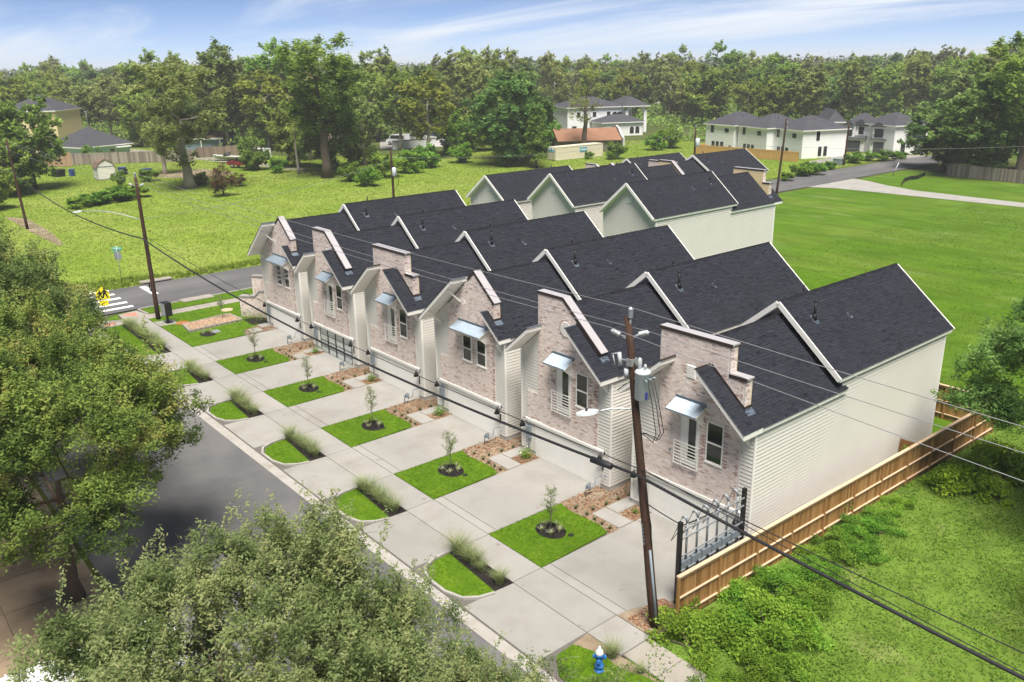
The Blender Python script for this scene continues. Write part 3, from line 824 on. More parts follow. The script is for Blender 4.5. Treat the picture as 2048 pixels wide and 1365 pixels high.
    for i in range(n):
        x0 = a0 + (a1 - a0) * i / n; x1 = a0 + (a1 - a0) * (i + 1) / n; xm = (x0 + x1) / 2
        for xa, xb, ha, hb in ((x0, xm, 0, .016), (xm, x1, .016, 0)):
            b.face([(xa, -.76, 5.84 + ha), (xb, -.76, 5.84 + hb), (xb, -.08, 6.18 + hb), (xa, -.08, 6.18 + ha)])
    b.prism([(-.10, 6.16), (-.10, 6.30), (-.055, 6.30), (-.055, 6.16)], a0, a1, 'x')
    b.box(a0, a1, -.775, -.755, 5.80, 5.85)
    b.box(a0 + .01, a1 - .01, -.70, -.06, 5.795, 5.82) if 0 else None
    aw = b.obj('awning', M['galv'], t)
    b = MB(); b.prism([(-.755, 5.83), (-.06, 6.17), (-.06, 6.10), (-.755, 5.76)][::-1], a0 + .01, a1 - .01, 'x'); b.obj('awning_frame', M['white'], aw)
    for x in (a0 + .12, a1 - .2):
        b = MB(); b.prism([(-.06, 6.08), (-.06, 5.30), (-.13, 5.30), (-.66, 5.76), (-.66, 5.82)], x, x + .08, 'x'); b.obj('bracket', M['white'], aw)
    # --- gable vents
    if kind == 'B':
        b = MB(); b.tube([(-3.02, -.055, 7.62), (-3.02, -.075, 7.62)], .40, 24)
        for i in range(-5, 6):
            h = math.sqrt(max(.38 ** 2 - (i * .068) ** 2, .01)); b.box(-3.02 - h, -3.02 + h, -.10, -.07, 7.62 + i * .068 - .02, 7.62 + i * .068 + .014)
        b.obj('gable_vent', M['white'], t)
    elif kind == 'C':
        b = MB(); b.box(-3.54, -3.06, -.075, -.045, 7.20, 7.80)
        for i in range(7): b.box(-3.50, -3.10, -.10, -.07, 7.24 + i * .078, 7.285 + i * .078)
        b.obj('gable_vent', M['white'], t)
    else:
        b = MB()
        for x, z in ((-3.75, 7.32), (-3.35, 7.32), (-3.55, 7.20), (-3.55, 7.44)): b.box(x - .07, x + .07, -.085, -.06, z - .10, z + .10)
        b.obj('gable_vent', M['white'], t)
    b = MB(); b.box(XC - .3, XC + .3, Y2 + .01, Y2 + .05, 7.6, 8.15)
    for i in range(6): b.box(XC - .26, XC + .26, Y2 + .045, Y2 + .07, 7.64 + i * .085, 7.69 + i * .085)
    b.obj('gable_vent', M['white'], t)
    # --- trim band, garage pier, lamps, meters
    b = MB(); b.box(-6.05, -.38, -.13, .0, 1.93, 2.07); b.box(-6.05, -.38, -.11, .0, 1.86, 1.93); b.obj('trim_band', M['white'], t)
    for q in ((-5.36, -5.24), (-.70, -.58)): b = MB(); b.box(*q, -.03, .0, .02, 1.86); b.obj('garage_jamb', M['white'], t)
    for x in (-6.12, -.42):
        lamp = thing('wall_lamp', None, None); lamp.parent = t
        b = MB(); b.lathe(x, -.28, [(.02, 1.92), (.05, 1.90), (.17, 1.62), (.165, 1.60), (.02, 1.66)], 12); b.tube([(x, -.28, 1.9), (x, -.26, 2.0), (x, -.16, 2.02), (x, -.03, 1.94)], .016, 6); b.obj('lamp_shade', M['black'], lamp)
        b = MB(); b.box(x + .05, x + .13, -.05, -.03, 1.90, 2.02); b.obj('back_plate', M['black'], lamp)
    b = MB(); b.box(-.46, -.37, -.055, -.028, 1.02, 1.5); b.obj('house_number', M['black'], t)
    b = MB(); b.box(-5.98, -5.68, -.17, -.03, .92, 1.62); b.cyl(-5.83, -.1, .25, .92, .028, 8); b.cyl(-5.83, -.1, 1.62, 1.86, .03, 8); b.obj('electric_meter', M['meter'], t)
    # gas meter riser in front of the right corner
    b = MB(); P = [(-.35, -1.25, 0), (-.35, -1.25, .62), (-.35, -1.1, .70), (-.35, -.95, .62), (-.35, -.95, .40), (-.35, -.75, .36), (-.35, -.62, .5), (-.35, -.62, .78), (-.35, -.45, .82), (-.2, -.05, .82)]
    b.tube(P, .028, 6); b.box(-.43, -.27, -1.18, -1.0, .42, .62); b.cyl(-.35, -.95, .30, .42, .05, 8); b.obj('gas_riser', M['meter'], t)
    # --- roof vents
    def vent(x, y, h, r, big):
        z = zf(x, E2)
        b = MB()
        if big:
            b.cyl(x, y, z - .05, z + h, r, 10); b.cyl(x, y, z + h, z + h + .05, r * 1.35, 10); b.lathe(x, y, [(r * 2.2, z - .02), (r * 1.6, z + .22), (r, z + .26)], 10)
        else: b.cyl(x, y, z - .05, z + h, r, 8); b.lathe(x, y, [(r * 2, z - .02), (r, z + .12)], 8)
        v = b.obj('vent_pipe', M['black'], t)
        b = MB(); w = .16 if big else .10
        b.bar((x - w, y, zf(x - w, E2) + .035), (x + w + .06, y, zf(x + w + .06, E2) + .035), w * 2, .008); b.obj('flashing', M['galv'], v)
    vent(-2.15, 7.3, .85, .062, True)
    vent(-1.85, 9.9, .28, .04, False)
    vent(-3.35, 8.2, .45, .045, False)
    return t

def garage(t, glass=False):
    x0, x1, z1 = -5.24, -.70, 1.86
    b = MB(); b.box(x0, x1, -.004, .0, .02, z1)
    if glass:
        f = .05
        for i in range(5):
            x = x0 + (x1 - x0) * i / 4; w = .07 if 0 < i < 4 else .05
            b.box(max(x - w, x0), min(x + w, x1), -.055, -.012, .02, z1)
        for k in range(5):
            z = .02 + (z1 - .02) * k / 4; b.box(x0 + .05, x1 - .05, -.045, -.012, max(z - .022, .02), min(z + .022, z1))
        g = b.obj('garage_door', M['black'], t)
        for i in range(4):
            for k in range(4):
                xa = x0 + (x1 - x0) * i / 4 + .07; xb = x0 + (x1 - x0) * (i + 1) / 4 - .07; za = .02 + (z1 - .02) * k / 4 + .022; zb = .02 + (z1 - .02) * (k + 1) / 4 - .022
                b = MB(); b.box(xa, xb, -.026, -.018, za, zb); b.obj('pane', M['frost'], g)
    else:
        g = b.obj('garage_door', M['joint'], t)
        for k in range(4):
            za = .03 + (z1 - .03) * k / 4; zb = .03 + (z1 - .03) * (k + 1) / 4
            b = MB(); b.box(x0 + .01, x1 - .01, -.030, -.006, za + .004, zb - .004); b.obj('panel', M['white'], g)
PRO = {k: house_proto(k) for k in 'ABC'}
SUBS = {k: tree_of(PRO[k]) for k in 'ABC'}
FRONT = 27.4
X0 = {6: -17.70, 5: -25.60, 4: -33.45, 3: -41.38, 2: -49.40, 1: -57.35}
HL = {6: ('C', 'white townhouse nearest the camera beside the cedar fence, with stepped brick parapet'),
      5: ('B', 'white townhouse with clipped sloping brick parapet and round gable vent, behind the street lamp head'),
      4: ('A', 'white townhouse with pointed brick gable and wide awning over two windows, third from the fence'),
      3: ('C', 'white townhouse with stepped brick parapet between the glass garage house and the pointed gable house'),
      2: ('B', 'white townhouse with black framed glass garage door'),
      1: ('A', 'white townhouse at the far corner end of the row with pointed brick gable')}
used = set()
for k in (6, 5, 4, 3, 2, 1):
    ty, lab = HL[k]
    if ty in used: t = copy_tree(PRO[ty], None, SUBS[ty])
    else: t = PRO[ty]; used.add(ty)
    t.location = (X0[k], FRONT, 0)
    tag(t, lab, 'house', 'front row of brick and white townhouses')
for k in (6, 5, 4, 3, 2, 1):
    pass
bpy.context.view_layer.update()
ALLH = {}
for o in bpy.data.objects:
    if o.name.split('.')[0] == 'townhouse':
        k = min(X0, key=lambda q: abs(X0[q] - o.location.x)); ALLH[k] = o
for k, o in ALLH.items(): garage(o, glass=(k == 2))
REAR = [('C', (-49.5, 76.7, 0), (1, -1.12, 1), 'rear white townhouse beside the mown field, its stepped tan parapet seen from behind'),
        ('B', (-59.7, 76.7, 0), (1, -1.12, 1), 'middle white townhouse of the rear row with square vent in its gable'),
        ('A', (-69.2, 76.0, 0), (1, -1.12, .90), 'leftmost white townhouse of the rear row behind the front roofs'),
        ('C', (-65.4, 82.0, 0), (1.16, 1.0, .90), 'far townhouse with pale brick parapet facing the rear row'),
        ('B', (-76.2, 81.0, 0), (1.0, 1.0, .78), 'far townhouse of which only the white parapet shows')]
for ty, loc, sc, lab in REAR:
    t = copy_tree(PRO[ty], None, SUBS[ty]); t.location = loc; t.scale = sc
    tag(t, lab, 'house', 'rear townhouses')
    if 'group' in t: pass
    garage(t)
# ------------------------------------------------------------------ cedar fence
def fence_run(label, x, y0, y1, z1=2.02, cat='fence', along='y', group=None, pk=None, side=1, mats=None, post=2.4, pw=.14):
    """fence of single pickets with posts, three rails and a cap; the framed side faces +x (or -y)"""
    t = thing('wooden_fence', label, cat, (x, y0, 0) if along == 'y' else (y0, x, 0), 0 if along == 'y' else -math.pi / 2, group)
    if along != 'y': t.rotation_euler = (0, 0, -math.pi / 2)
    L = y1 - y0; n = int(L / pw); rg = random.Random(int(abs(x * 7 + y0)))
    datas = []
    for i in range(4):
        b = MB(); h = z1 - .08 + rg.uniform(-.015, .015)
        b.box(-.009, .009, -pw / 2 + .006, pw / 2 - .006, -.05, h, t=(i + .5) / 4); datas.append(b.data('picket', M['fence']))
    for i in range(n):
        place('picket', datas[rg.randrange(4)], t, (-.02 + rg.uniform(-.004, .004), (i + .5) * pw, 0), (0, rg.uniform(-.006, .006), 0))
    b = MB(); b.box(-.045, .045, -.045, .045, -.3, z1 - .05); pd = b.data('post', M['fence'])
    npost = int(L / post) + 1
    for i in range(npost): place('post', pd, t, (.036, min(i * post + .05, L - .05), 0))
    for i in range(npost):
        a, c = i * post + .1, min((i + 1) * post, L)
        if c - a < .2: continue
        for z in (.28, z1 * .52): 
            b = MB(); b.box(.0, .075, a, c, z - .022, z + .022); b.obj('rail', M['railc'], t)
    k = 0.0
    while k < L - .1:
        e = min(k + 3.6, L); b = MB(); b.box(-.06, .10, k + .004, e - .004, z1 - .05, z1 - .01); b.obj('cap_board', M['railc'], t); k = e
    b = MB(); b.box(-.012, .06, 0, L, z1 - .16, z1 - .052); b.obj('top_rail', M['rail'], t)
    return t
fence_run('long tan cedar fence with capped top and framed side towards the weedy lot', -16.86, 21.8, 48.4).rotation_euler = (0, 0, math.radians(-1.3))
fence_run('short return of cedar fence behind the rear corner of the nearest house', 48.3, -21.4, -16.4, along='x')
t = thing('fence_gate', 'small brown picket gate between the nearest house wall and the long cedar fence', 'gate', (-17.64, 40.2, 0))
for i in range(6):
    b = MB(); b.prism([(-.06, 0), (.06, 0), (.06, 1.6), (.03, 1.66), (-.03, 1.66), (-.06, 1.6)], -.01, .01, 'y', t=.1 + .1 * (i % 3)); b.obj('picket', M['fence'], t, (.07 + .125 * i, 0, 0))
for z in (.4, 1.3):
    b = MB(); b.box(0, .76, .012, .05, z - .04, z + .04); b.obj('rail', M['rail'], t)

# ------------------------------------------------------------------ poles, wires, lamps
def lean(p0, p1, k):
    return tuple(p0[i] + (p1[i] - p0[i]) * k for i in range(3))
def utility_pole(name, base, top, label, r0=.19, r1=.12, group='utility poles'):
    t = thing(name, label, 'utility pole', base, 0, group)
    d = [top[i] - base[i] for i in range(3)]
    b = MB(); rg = random.Random(int(base[1]))
    n = 7
    pts = [(d[0] * k / n + (rg.uniform(-.02, .02) if 0 < k < n else 0), d[1] * k / n, d[2] * k / n) for k in range(n + 1)]
    pts[0] = (-d[0] * .04, -d[1] * .04, -d[2] * .04)
    b.tube(pts, [r0 + (r1 - r0) * k / n for k in range(n + 1)], 10)
    b.obj('shaft', M['pole'], t)
    return t, (lambda k: Vector((d[0] * k, d[1] * k, d[2] * k)))
def insulator(parent, a, d, s=1.0):
    """stack of porcelain skirts from point a along d"""
    a = Vector(a); d = Vector(d).normalized(); pts = []; rr = []
    for i in range(7):
        for o, r in ((0, .05), (.012, .095), (.03, .055)):
            pts.append(a + d * (i * .045 + o) * s); rr.append(r * s)
    pts.append(a + d * .34 * s); rr.append(.03 * s)
    b = MB(); b.tube(pts, rr, 10); return b.obj('insulator', M['porc'], parent)
def lamp_arm(parent, p, q, head_dir):
    """curved bracket arm from pole point p to the lamp head near q"""
    p = Vector(p); q = Vector(q); b = MB()
    pts = [p + (q - p) * k + Vector((0, 0, .35 * math.sin(k * math.pi * .62) * (q - p).length / 2.2)) for k in (0, .15, .3, .45, .6, .75, .9, 1)]
    b.tube(pts, .032, 7); a = b.obj('lamp_arm', M['galv2'], parent)
    e = pts[-1]; h = Vector(head_dir).normalized()
    b = MB()
    sec = [(0, .05, .04), (.08, .12, .07), (.3, .17, .085), (.6, .16, .07), (.78, .07, .04)]
    s = Vector((-h.y, h.x, 0)); V = []
    for x, w, th in sec:
        c = e + h * x
        V.append([c + s * w - Vector((0, 0, th * .6)), c + s * w * .8 + Vector((0, 0, th)), c - s * w * .8 + Vector((0, 0, th)), c - s * w - Vector((0, 0, th * .6))])
    for i in range(len(V) - 1):
        for k in range(4): b.face([V[i][k], V[i][(k + 1) % 4], V[i + 1][(k + 1) % 4], V[i + 1][k]], sm=False)
    b.face(V[0]); b.face(V[-1][::-1])
    hd = b.obj('lamp_head', M['transf'], a)
    c = e + h * .42; b = MB(); b.cyl(c.x, c.y, c.z + .06, c.z + .17, .045, 8); b.obj('photocell', M['black'], a)
P6B, P6T = (-17.2, 21.05, 0), (-19.08, 21.15, 11.6)
p6, at6 = utility_pole('utility_pole', P6B, P6T, 'leaning dark wooden pole by the near driveway carrying a grey transformer')
top = at6(1.0)
insulator(p6, top + Vector((.12, 0, -.02)), (.05, 0, 1), 1.1)
b = MB(); b.tube([top + Vector((.12, 0, -.45)), top + Vector((.12, 0, .0))], .05, 6); b.obj('pin', M['galv2'], p6)
k = at6(.935)
for s in (-1, 1):
    b = MB(); e1 = k + Vector((.34 * s, .12 * s, .06 + .12 * (s > 0))); b.tube([k, e1], .022, 6); b.tube([k + Vector((0, 0, -.12)), e1], .018, 6); b.obj('bracket', M['galv2'], p6)
    insulator(p6, e1, (.9 * s, .3 * s, .35), 1.1)
k = at6(.865)
b = MB(); b.tube([k, k + Vector((-.38, -.1, -.03))], .04, 6); b.box(k.x - .1, k.x + .14, k.y - .16, k.y + .16, k.z - .16, k.z + .1); b.obj('bracket', M['galv2'], p6)
b = MB(); e1 = k + Vector((-.46, -.12, 0)); b.tube([e1 + Vector((-.02, 0, .22)), e1 + Vector((.06, 0, -.24))], .075, 8); b.tube([e1 + Vector((-.02, 0, .2)), e1 + Vector((-.3, -.1, .12))], .02, 5); b.tube([e1 + Vector((-.22, -.1, .1)), e1 + Vector((-.15, -.05, -.3))], .02, 5); b.obj('fuse_cutout', M['porc'], p6)
k = at6(.825)
b = MB(); b.cyl(k.x - .2, k.y - .1, k.z - .16, k.z + .16, .09, 8); b.obj('arrester', M['porc'], p6)
k = at6(.80); tx, ty_ = k.x + .46, k.y - .05
b = MB(); b.lathe(tx, ty_, [(.22, k.z - .50), (.262, k.z - .46), (.262, k.z + .46), (.285, k.z + .48), (.285, k.z + .53), (.21, k.z + .60), (.05, k.z + .63)], 20); tr = b.obj('transformer', M['transf'], p6)
b = MB(); b.lathe(tx - .10, ty_ - .06, [(.05, k.z + .60), (.07, k.z + .66), (.085, k.z + .82), (.07, k.z + .98), (.03, k.z + 1.02)], 9); b.lathe(tx + .1, ty_, [(.05, k.z + .60), (.065, k.z + .64), (.045, k.z + .70), (.065, k.z + .74), (.03, k.z + .82)], 9); b.obj('bushing', M['porc'], tr)
b = MB()
for s in (-.18, 0, .18): b.tube([(tx + .25, ty_ + s, k.z + .30), (tx + .38, ty_ + s * 1.3, k.z + .34)], .045, 6)
b.obj('terminal', M['meter'], tr)
b = MB(); b.box(tx + .25, tx + .272, ty_ - .12, ty_ - .02, k.z - .42, k.z - .16); b.obj('number_plate', mat('blue_label', (.05, .06, .30), .6, .2, 9), tr)
b = MB(); b.tube([at6(.81), (tx - .3, ty_, k.z + .2)], .05, 6); b.tube([at6(.765), (tx - .3, ty_, k.z - .4)], .05, 6); b.obj('hanger', M['galv2'], p6)
k5 = at6(.635); b = MB()
for s in (-.15, .02, .15):
    b.tube([(tx + .37, ty_ + s, k.z + .3), (tx + .62 + .1 * s, ty_ + s, k.z - .5), (tx + .86 + .3 * s, ty_ + s, k.z - 1.5), (tx + .7, ty_ + s, k.z - 1.85), (tx + .2, ty_ + s * .5, k.z - 1.75), k5 + Vector((.12, 0, .1))], .016, 5)
b.tube([k5 + Vector((.12, 0, .1)), k5 + Vector((.25, -.05, -1.2)), at6(.38) + Vector((.35, -.05, -.3)), at6(.30) + Vector((.22, 0, -.2))], .02, 5)
b.obj('drop_loops', M['cable'], p6)
lamp_arm(p6, at6(.715), at6(.695) + Vector((-.85, -1.05, .0)), (-.62, -.75, -.12))
b = MB(); b.tube([at6(.02) + Vector((.19, -.08, 0)), at6(.27) + Vector((.17, -.08, 0))], .05, 6); b.obj('cable_guard', M['meter'], p6)
b = MB()
for i in range(6): q = at6(.29 + i * .012); b.box(q.x - .03, q.x + .03, q.y - .205, q.y - .17, q.z - .05, q.z + .04)
b.obj('number_tags', M['galv'], p6)

P1B, P1T = (-71.2, 21.1, 0), (-70.75 - .95, 21.1, 11.7)
p1, at1 = utility_pole('utility_pole', P1B, P1T, 'dark wooden pole at the street corner with a lamp arm over the road')
insulator(p1, at1(1.0) + Vector((0, 0, -.02)), (0, 0, 1), 1.2)
for s in (-1, 1):
    b = MB(); q = at1(.94); e1 = q + Vector((.3 * s, .25 * s, .1)); b.tube([q, e1], .025, 5); b.obj('bracket', M['galv2'], p1); insulator(p1, e1, (.7 * s, .5 * s, .3), .9)
lamp_arm(p1, at1(.71), at1(.71) + Vector((-3.2, -3.6, .05)), (-.7, -.7, -.1))
b = MB()
q = at1(.25)
b.tube([q + Vector((-.25 + .24 * math.cos(a / 10 * 6.28), -.15, .36 * math.sin(a / 10 * 6.28) - .15)) for a in range(11)], .05, 6); b.obj('cable_coil', M['cable'], p1)
b = MB(); b.tube([at1(.58) + Vector((.2, .0, 0)), at1(.45) + Vector((.42, 0, 0)), at1(.3) + Vector((.5, 0, 0)), at1(.25) + Vector((.2, 0, 0))], .018, 5); b.obj('drop_loops', M['cable'], p1)
P2T = (-127.4, 22.4, 11.5)
p2, at2 = utility_pole('utility_pole', (-126.6, 22.7, 0), P2T, 'wooden pole at the left edge of the meadow beside leaning tree foliage')
for s in (-1, 1): insulator(p2, at2(.84 - .05 * s) + Vector((-.35, .1 * s, 0)), (-.2, 0, 1), 1.3)
p3, at3 = utility_pole('utility_pole', (-86.6, 54.4, 0), (-86.7, 54.4, 10.5), 'wooden pole with small grey transformer standing in the meadow behind the roofs')
b = MB(); b.lathe(.55, -.1, [(.22, 7.5), (.26, 7.54), (.26, 8.4), (.16, 8.5), (.05, 8.53)], 14); b.obj('transformer', M['transf'], p3)
b = MB(); b.tube([(.9, -.1, 8.3), (1.4, -.1, 7.6), (1.3, -.1, 6.6), (.6, -.1, 6.0), (.1, 0, 5.9)], .03, 5); b.obj('drop_loops', M['cable'], p3)
p4, at4 = utility_pole('utility_pole', (-86.5, 110.5, 0), (-86.5, 110.4, 9.8), 'wooden pole with grey box at the end of the far wooden fence')
b = MB(); b.lathe(.5, -.1, [(.3, 6.9), (.34, 6.94), (.34, 8.1), (.2, 8.22), (.05, 8.26)], 14); b.obj('transformer', M['transf'], p4)
insulator(p4, at4(1), (0, 0, 1), 1.2)
p5, at5 = utility_pole('utility_pole', (-72.6, 112.6, 0), (-71.9, 112.6, 11.6), 'tall wooden pole standing by the road beyond the mown field')
for s in (0, 1): insulator(p5, at5(.93 - .06 * s) + Vector((.25, 0, 0)), (0, 0, 1), 1.2)
p7, at7 = utility_pole('utility_pole', (-87.4, 158, 0), (-87.2, 158, 8.0), 'slim dark pole in front of the far white houses', r0=.2, r1=.15)

def cable(label, pts, r, mt, name='overhead_cable', cat='cable', group=None, n=16, sag=0.0):
    b = MB(); out = []
    for a, c in zip(pts[:-1], pts[1:]):
        a = Vector(a); c = Vector(c); s = sag * ((c - a).length / 54) ** 2 if not isinstance(sag, (list, tuple)) else sag[len(out) // n if n else 0]
        for i in range(n):
            k = i / n; out.append(a + (c - a) * k - Vector((0, 0, 4 * s * k * (1 - k))))
    out.append(Vector(pts[-1]))
    b.tube(out, r, 6)
    return tag(b.obj(name, mt), label, cat, group)
A6 = lambda k, o=(0, 0, 0): Vector(P6B) + at6(k) + Vector(o)
A1 = lambda k, o=(0, 0, 0): Vector(P1B) + at1(k) + Vector(o)
A2 = lambda k, o=(0, 0, 0): Vector((-126.6, 22.7, 0)) + at2(k) + Vector(o)
mc = cable('thick black cable bundle slung from pole to pole across the whole picture', [(-190, 23, 7.9), A2(.66, (0, -.3, 0)), A1(.585, (0, -.22, 0)), A6(.515, (0, -.25, 0)), (37, 20.8, 6.6)], .055, M['cable'], sag=1.15)
b = MB(); e = A6(.515, (-1.2, -.25, -.13)); f = A6(.515, (-2.25, -.26, -.2)); b.tube([e, e.lerp(f, .04), e.lerp(f, .96), f], [.06, .13, .13, .06], 10)
sp = b.obj('splice_case', M['cable'], mc)
cable('thin dark cable above the thick black bundle, dipping from the corner pole', [A1(.60), A6(.53, (0, -.1, 0)), (37, 21, 7.2)], .018, M['cable'], sag=.75)
cable('thin dark cable dropping from the leaning pole towards the lower right edge', [A6(.53, (.1, 0, 0)), (37, 21.6, 5.6)], .014, M['cable'], sag=1.2)
G_ = 'bare power wires along the street'
cable('upper bare power wire between the pole tops', [A2(.99), A1(1.0, (0, 0, .35)), A6(1.0, (.12, 0, .34)), (37, 21.6, 11.4)], .011, M['wire'], 'power_wire', 'wire', None, sag=.35)
cable('middle bare power wire through the insulator nearest the houses', [A2(.95, (0, .4, 0)), A1(.96, (.4, .5, .2)), A6(.95, (.7, .25, .15)), (37, 22, 10.9)], .011, M['wire'], 'power_wire', 'wire', None, sag=.45)
cable('lower bare power wire through the insulator nearest the street', [A2(.9, (0, -.3, 0)), A1(.96, (-.4, -.3, .2)), A6(.95, (-.7, -.25, .1)), (37, 20.4, 9.7)], .011, M['wire'], 'power_wire', 'wire', None, sag=.45)
cable('pale wire from the corner pole to the pole in the meadow', [A1(.72), (-86.6, 54.4, 9.4)], .016, M['wire'], 'power_wire', 'wire', None, sag=1.6)
cable('pale wire along the side street between two distant poles', [(-86.6, 54.4, 9.6), (-86.5, 110.4, 9.2), (-87.2, 158, 7.6)], .016, M['wire'], 'power_wire', 'wire', None, sag=1.2)
cable('wire crossing the road in front of the far white houses', [(-86.5, 110.4, 7.4), (-72.1, 112.6, 7.6), (-30, 175, 9)], .016, M['wire'], 'power_wire', 'wire', None, sag=.8)
def drop(i, lab, a, c, s=.5): cable(lab, [a, c], .012, M['cable'], 'service_drop', 'cable', None, n=12, sag=s * (54 / max((Vector(a) - Vector(c)).length, 1)) ** 2)
drop(0, 'thin service cable hanging to the wall of the third house', A6(.53, (-.1, 0, 0)), (-33.6, 27.25, 3.0), .5) if 0 else None

# ------------------------------------------------------------------ service rack by the near driveway
t = thing('meter_rack', 'black post rack of grey conduits and meter boxes beside the cedar fence', 'meter rack', (-17.55, 22.7, 0))
for y in (0, 4.0):
    b = MB(); b.box(-.075, .075, y - .075, y + .075, -.1, 3.62); b.obj('post', M['black'], t)
for z in (.95, 1.25, 1.5, 2.15, 2.9, 3.25):
    b = MB(); b.box(.05, .09, .08, 3.92, z - .025, z + .025); b.obj('strut', M['conduit'], t)
for i in range(6):
    y = .42 + i * .63
    b = MB(); b.cyl(.0, y, 1.9, 3.42, .045, 8); b.tube([(0, y, 3.42), (-.03, y - .02, 3.6), (-.12, y - .05, 3.68), (-.2, y - .07, 3.6)], [.045, .065, .065, .045], 8); b.obj('conduit', M['conduit'], t)
    b = MB(); b.box(-.12, .05, y - .27, y + .27, 1.0, 1.85); m_ = b.obj('meter_box', M['meter'], t)
    b = MB(); b.tube([(.05, y, 1.5), (.10, y, 1.5)], [.1, .09], 12); b.obj('meter_dial', M['glass'], m_)
    b = MB(); b.box(-.1, .06, y - .2, y + .2, .35, .9); b.obj('breaker_box', M['galv2'], t)
    b = MB(); b.tube([(-.2, y - .07, 3.6), (-.35, y - .25, 3.0), (-.3, y - .55, 2.75), (-.1, y - .5, 3.1), (.0, .1, 3.45)], .013, 5); b.obj('wire_loop', M['cable'], t)
cable('slack black cable dropping from the leaning pole to the meter rack', [A6(.42, (.1, 0, 0)), (-17.5, 22.8, 3.45)], .022, M['cable'], 'service_drop', 'cable', None, n=12, sag=18)

# ------------------------------------------------------------------ hydrant
t = thing('fire_hydrant', 'blue fire hydrant with white bonnet on the near verge', 'hydrant', (-16.85, 17.75, .05))
BL = mat('hydrant_blue', (.025, .14, .42), .4, .1, 6); HW = mat('hydrant_white', (.68, .70, .72), .45, .08, 6)
b = MB(); b.lathe(0, 0, [(.17, 0), (.17, .05), (.12, .06), (.115, .18), (.16, .19), (.16, .24), (.12, .26), (.115, .62), (.15, .64), (.15, .69)], 16); b.obj('barrel', BL, t)
b = MB(); b.lathe(0, 0, [(.145, .69), (.14, .76), (.10, .86), (.045, .92), (.045, .98), (.03, 1.0)], 16); b.obj('bonnet', HW, t)
for a in (0, 2.1, 4.2):
    c, s = math.cos(a - .9), math.sin(a - .9); b = MB(); b.tube([(c * .1, s * .1, .52), (c * .2, s * .2, .52), (c * .2, s * .2, .52), (c * .24, s * .24, .52)], [.075, .075, .09, .07], 10); b.obj('nozzle', BL, t)

# ------------------------------------------------------------------ mailbox, signs, entry walls, planter
t = thing('cluster_mailbox', 'black cluster mailbox on a pedestal beside the corner pole', 'mailbox', (-69.6, 21.35, .06), .1)
b = MB(); b.box(-.42, .42, -.28, .28, .62, 1.72); b.obj('cabinet', M['black'], t)
for i in range(2):
    for j in range(5): b = MB(); b.box(-.38 + i * .39, -.01 + i * .39, -.296, -.282, .68 + j * .2, .86 + j * .2); b.obj('door', M['galv2'], t)
b = MB(); b.cyl(0, 0, 0, .62, .09, 10); b.box(-.25, .25, -.2, .2, 0, .05); b.obj('pedestal', M['black'], t)
sheet('mailbox_pad', [(-70.6, 20.5), (-69.0, 20.5), (-68.8, 21.9), (-70.3, 22.0)], .062, M['conc'])

YEL = mat('fluorescent_yellow', (.80, .70, .02), .5, .03, 3)
def sign_post(parent, h, r=.03): b = MB(); b.cyl(0, 0, -.2, h, r, 8); b.obj('post', M['galv2'], parent)
t = thing('school_crossing_sign', 'yellow pentagon school crossing sign with two walking figures and an arrow plate', 'road sign', (-72.3, 17.4, 0), math.radians(66))
sign_post(t, 3.2)
S_ = 1.02; zc = 2.75
pent = [(-.5 * S_, -.5 * S_), (.5 * S_, -.5 * S_), (.5 * S_, .05 * S_), (0, .55 * S_), (-.5 * S_, .05 * S_)]
b = MB(); b.prism([(x, z + zc) for x, z in pent], -.05, -.035, 'y'); pl = b.obj('sign_plate', YEL, t)
def walker(ox, s):
    b = MB(); y0, y1 = -.058, -.051
    def P(pts): b.prism([(ox + x * s, zc - .42 + z * s) for x, z in pts], y0, y1, 'y')
    P([(math.cos(a / 10 * 6.283) * .075, .80 + math.sin(a / 10 * 6.283) * .08) for a in range(10)])
    P([(-.10, .70), (.10, .70), (.13, .38), (-.12, .38)])
    P([(-.12, .40), (.02, .40), (-.12, .02), (-.24, .02)])
    P([(.0, .40), (.13, .40), (.26, .03), (.15, .02)])
    P([(-.10, .68), (-.06, .60), (-.24, .38), (-.29, .43)])
    P([(.08, .68), (.10, .58), (.27, .42), (.30, .48)])
    b.obj('walking_figure', M['black'], pl)
walker(-.19, .80); walker(.17, .98)
b = MB(); b.prism([(-.34, 1.72), (.34, 1.72), (.34, 2.16), (-.34, 2.16)], -.05, -.035, 'y'); pl = b.obj('arrow_plate', YEL, t)
b = MB(); R45 = lambda x, z: (x * .88 + z * .47, 1.94 - x * .0 + z * .88 + x * -.0 + (x * .47))
ar = [(.22, .03), (-.08, .03), (-.08, .10), (-.25, 0), (-.08, -.10), (-.08, -.03), (.22, -.03)]
b.prism([R45(x, z) for x, z in ar][::-1], -.058, -.051, 'y'); b.obj('arrow', M['black'], pl)
t = thing('stop_sign', 'back of a grey octagonal stop sign with green street name blades', 'road sign', (-87.5, 23.0, 0), math.radians(38))
sign_post(t, 3.55)
b = MB(); b.prism([(math.cos((k + .5) / 8 * 6.283) * .44, 2.55 + math.sin((k + .5) / 8 * 6.283) * .44) for k in range(8)], .03, .045, 'y'); b.obj('sign_plate', M['galv2'], t)
GR = mat('street_sign_green', (.02, .42, .32), .5, .05, 3)
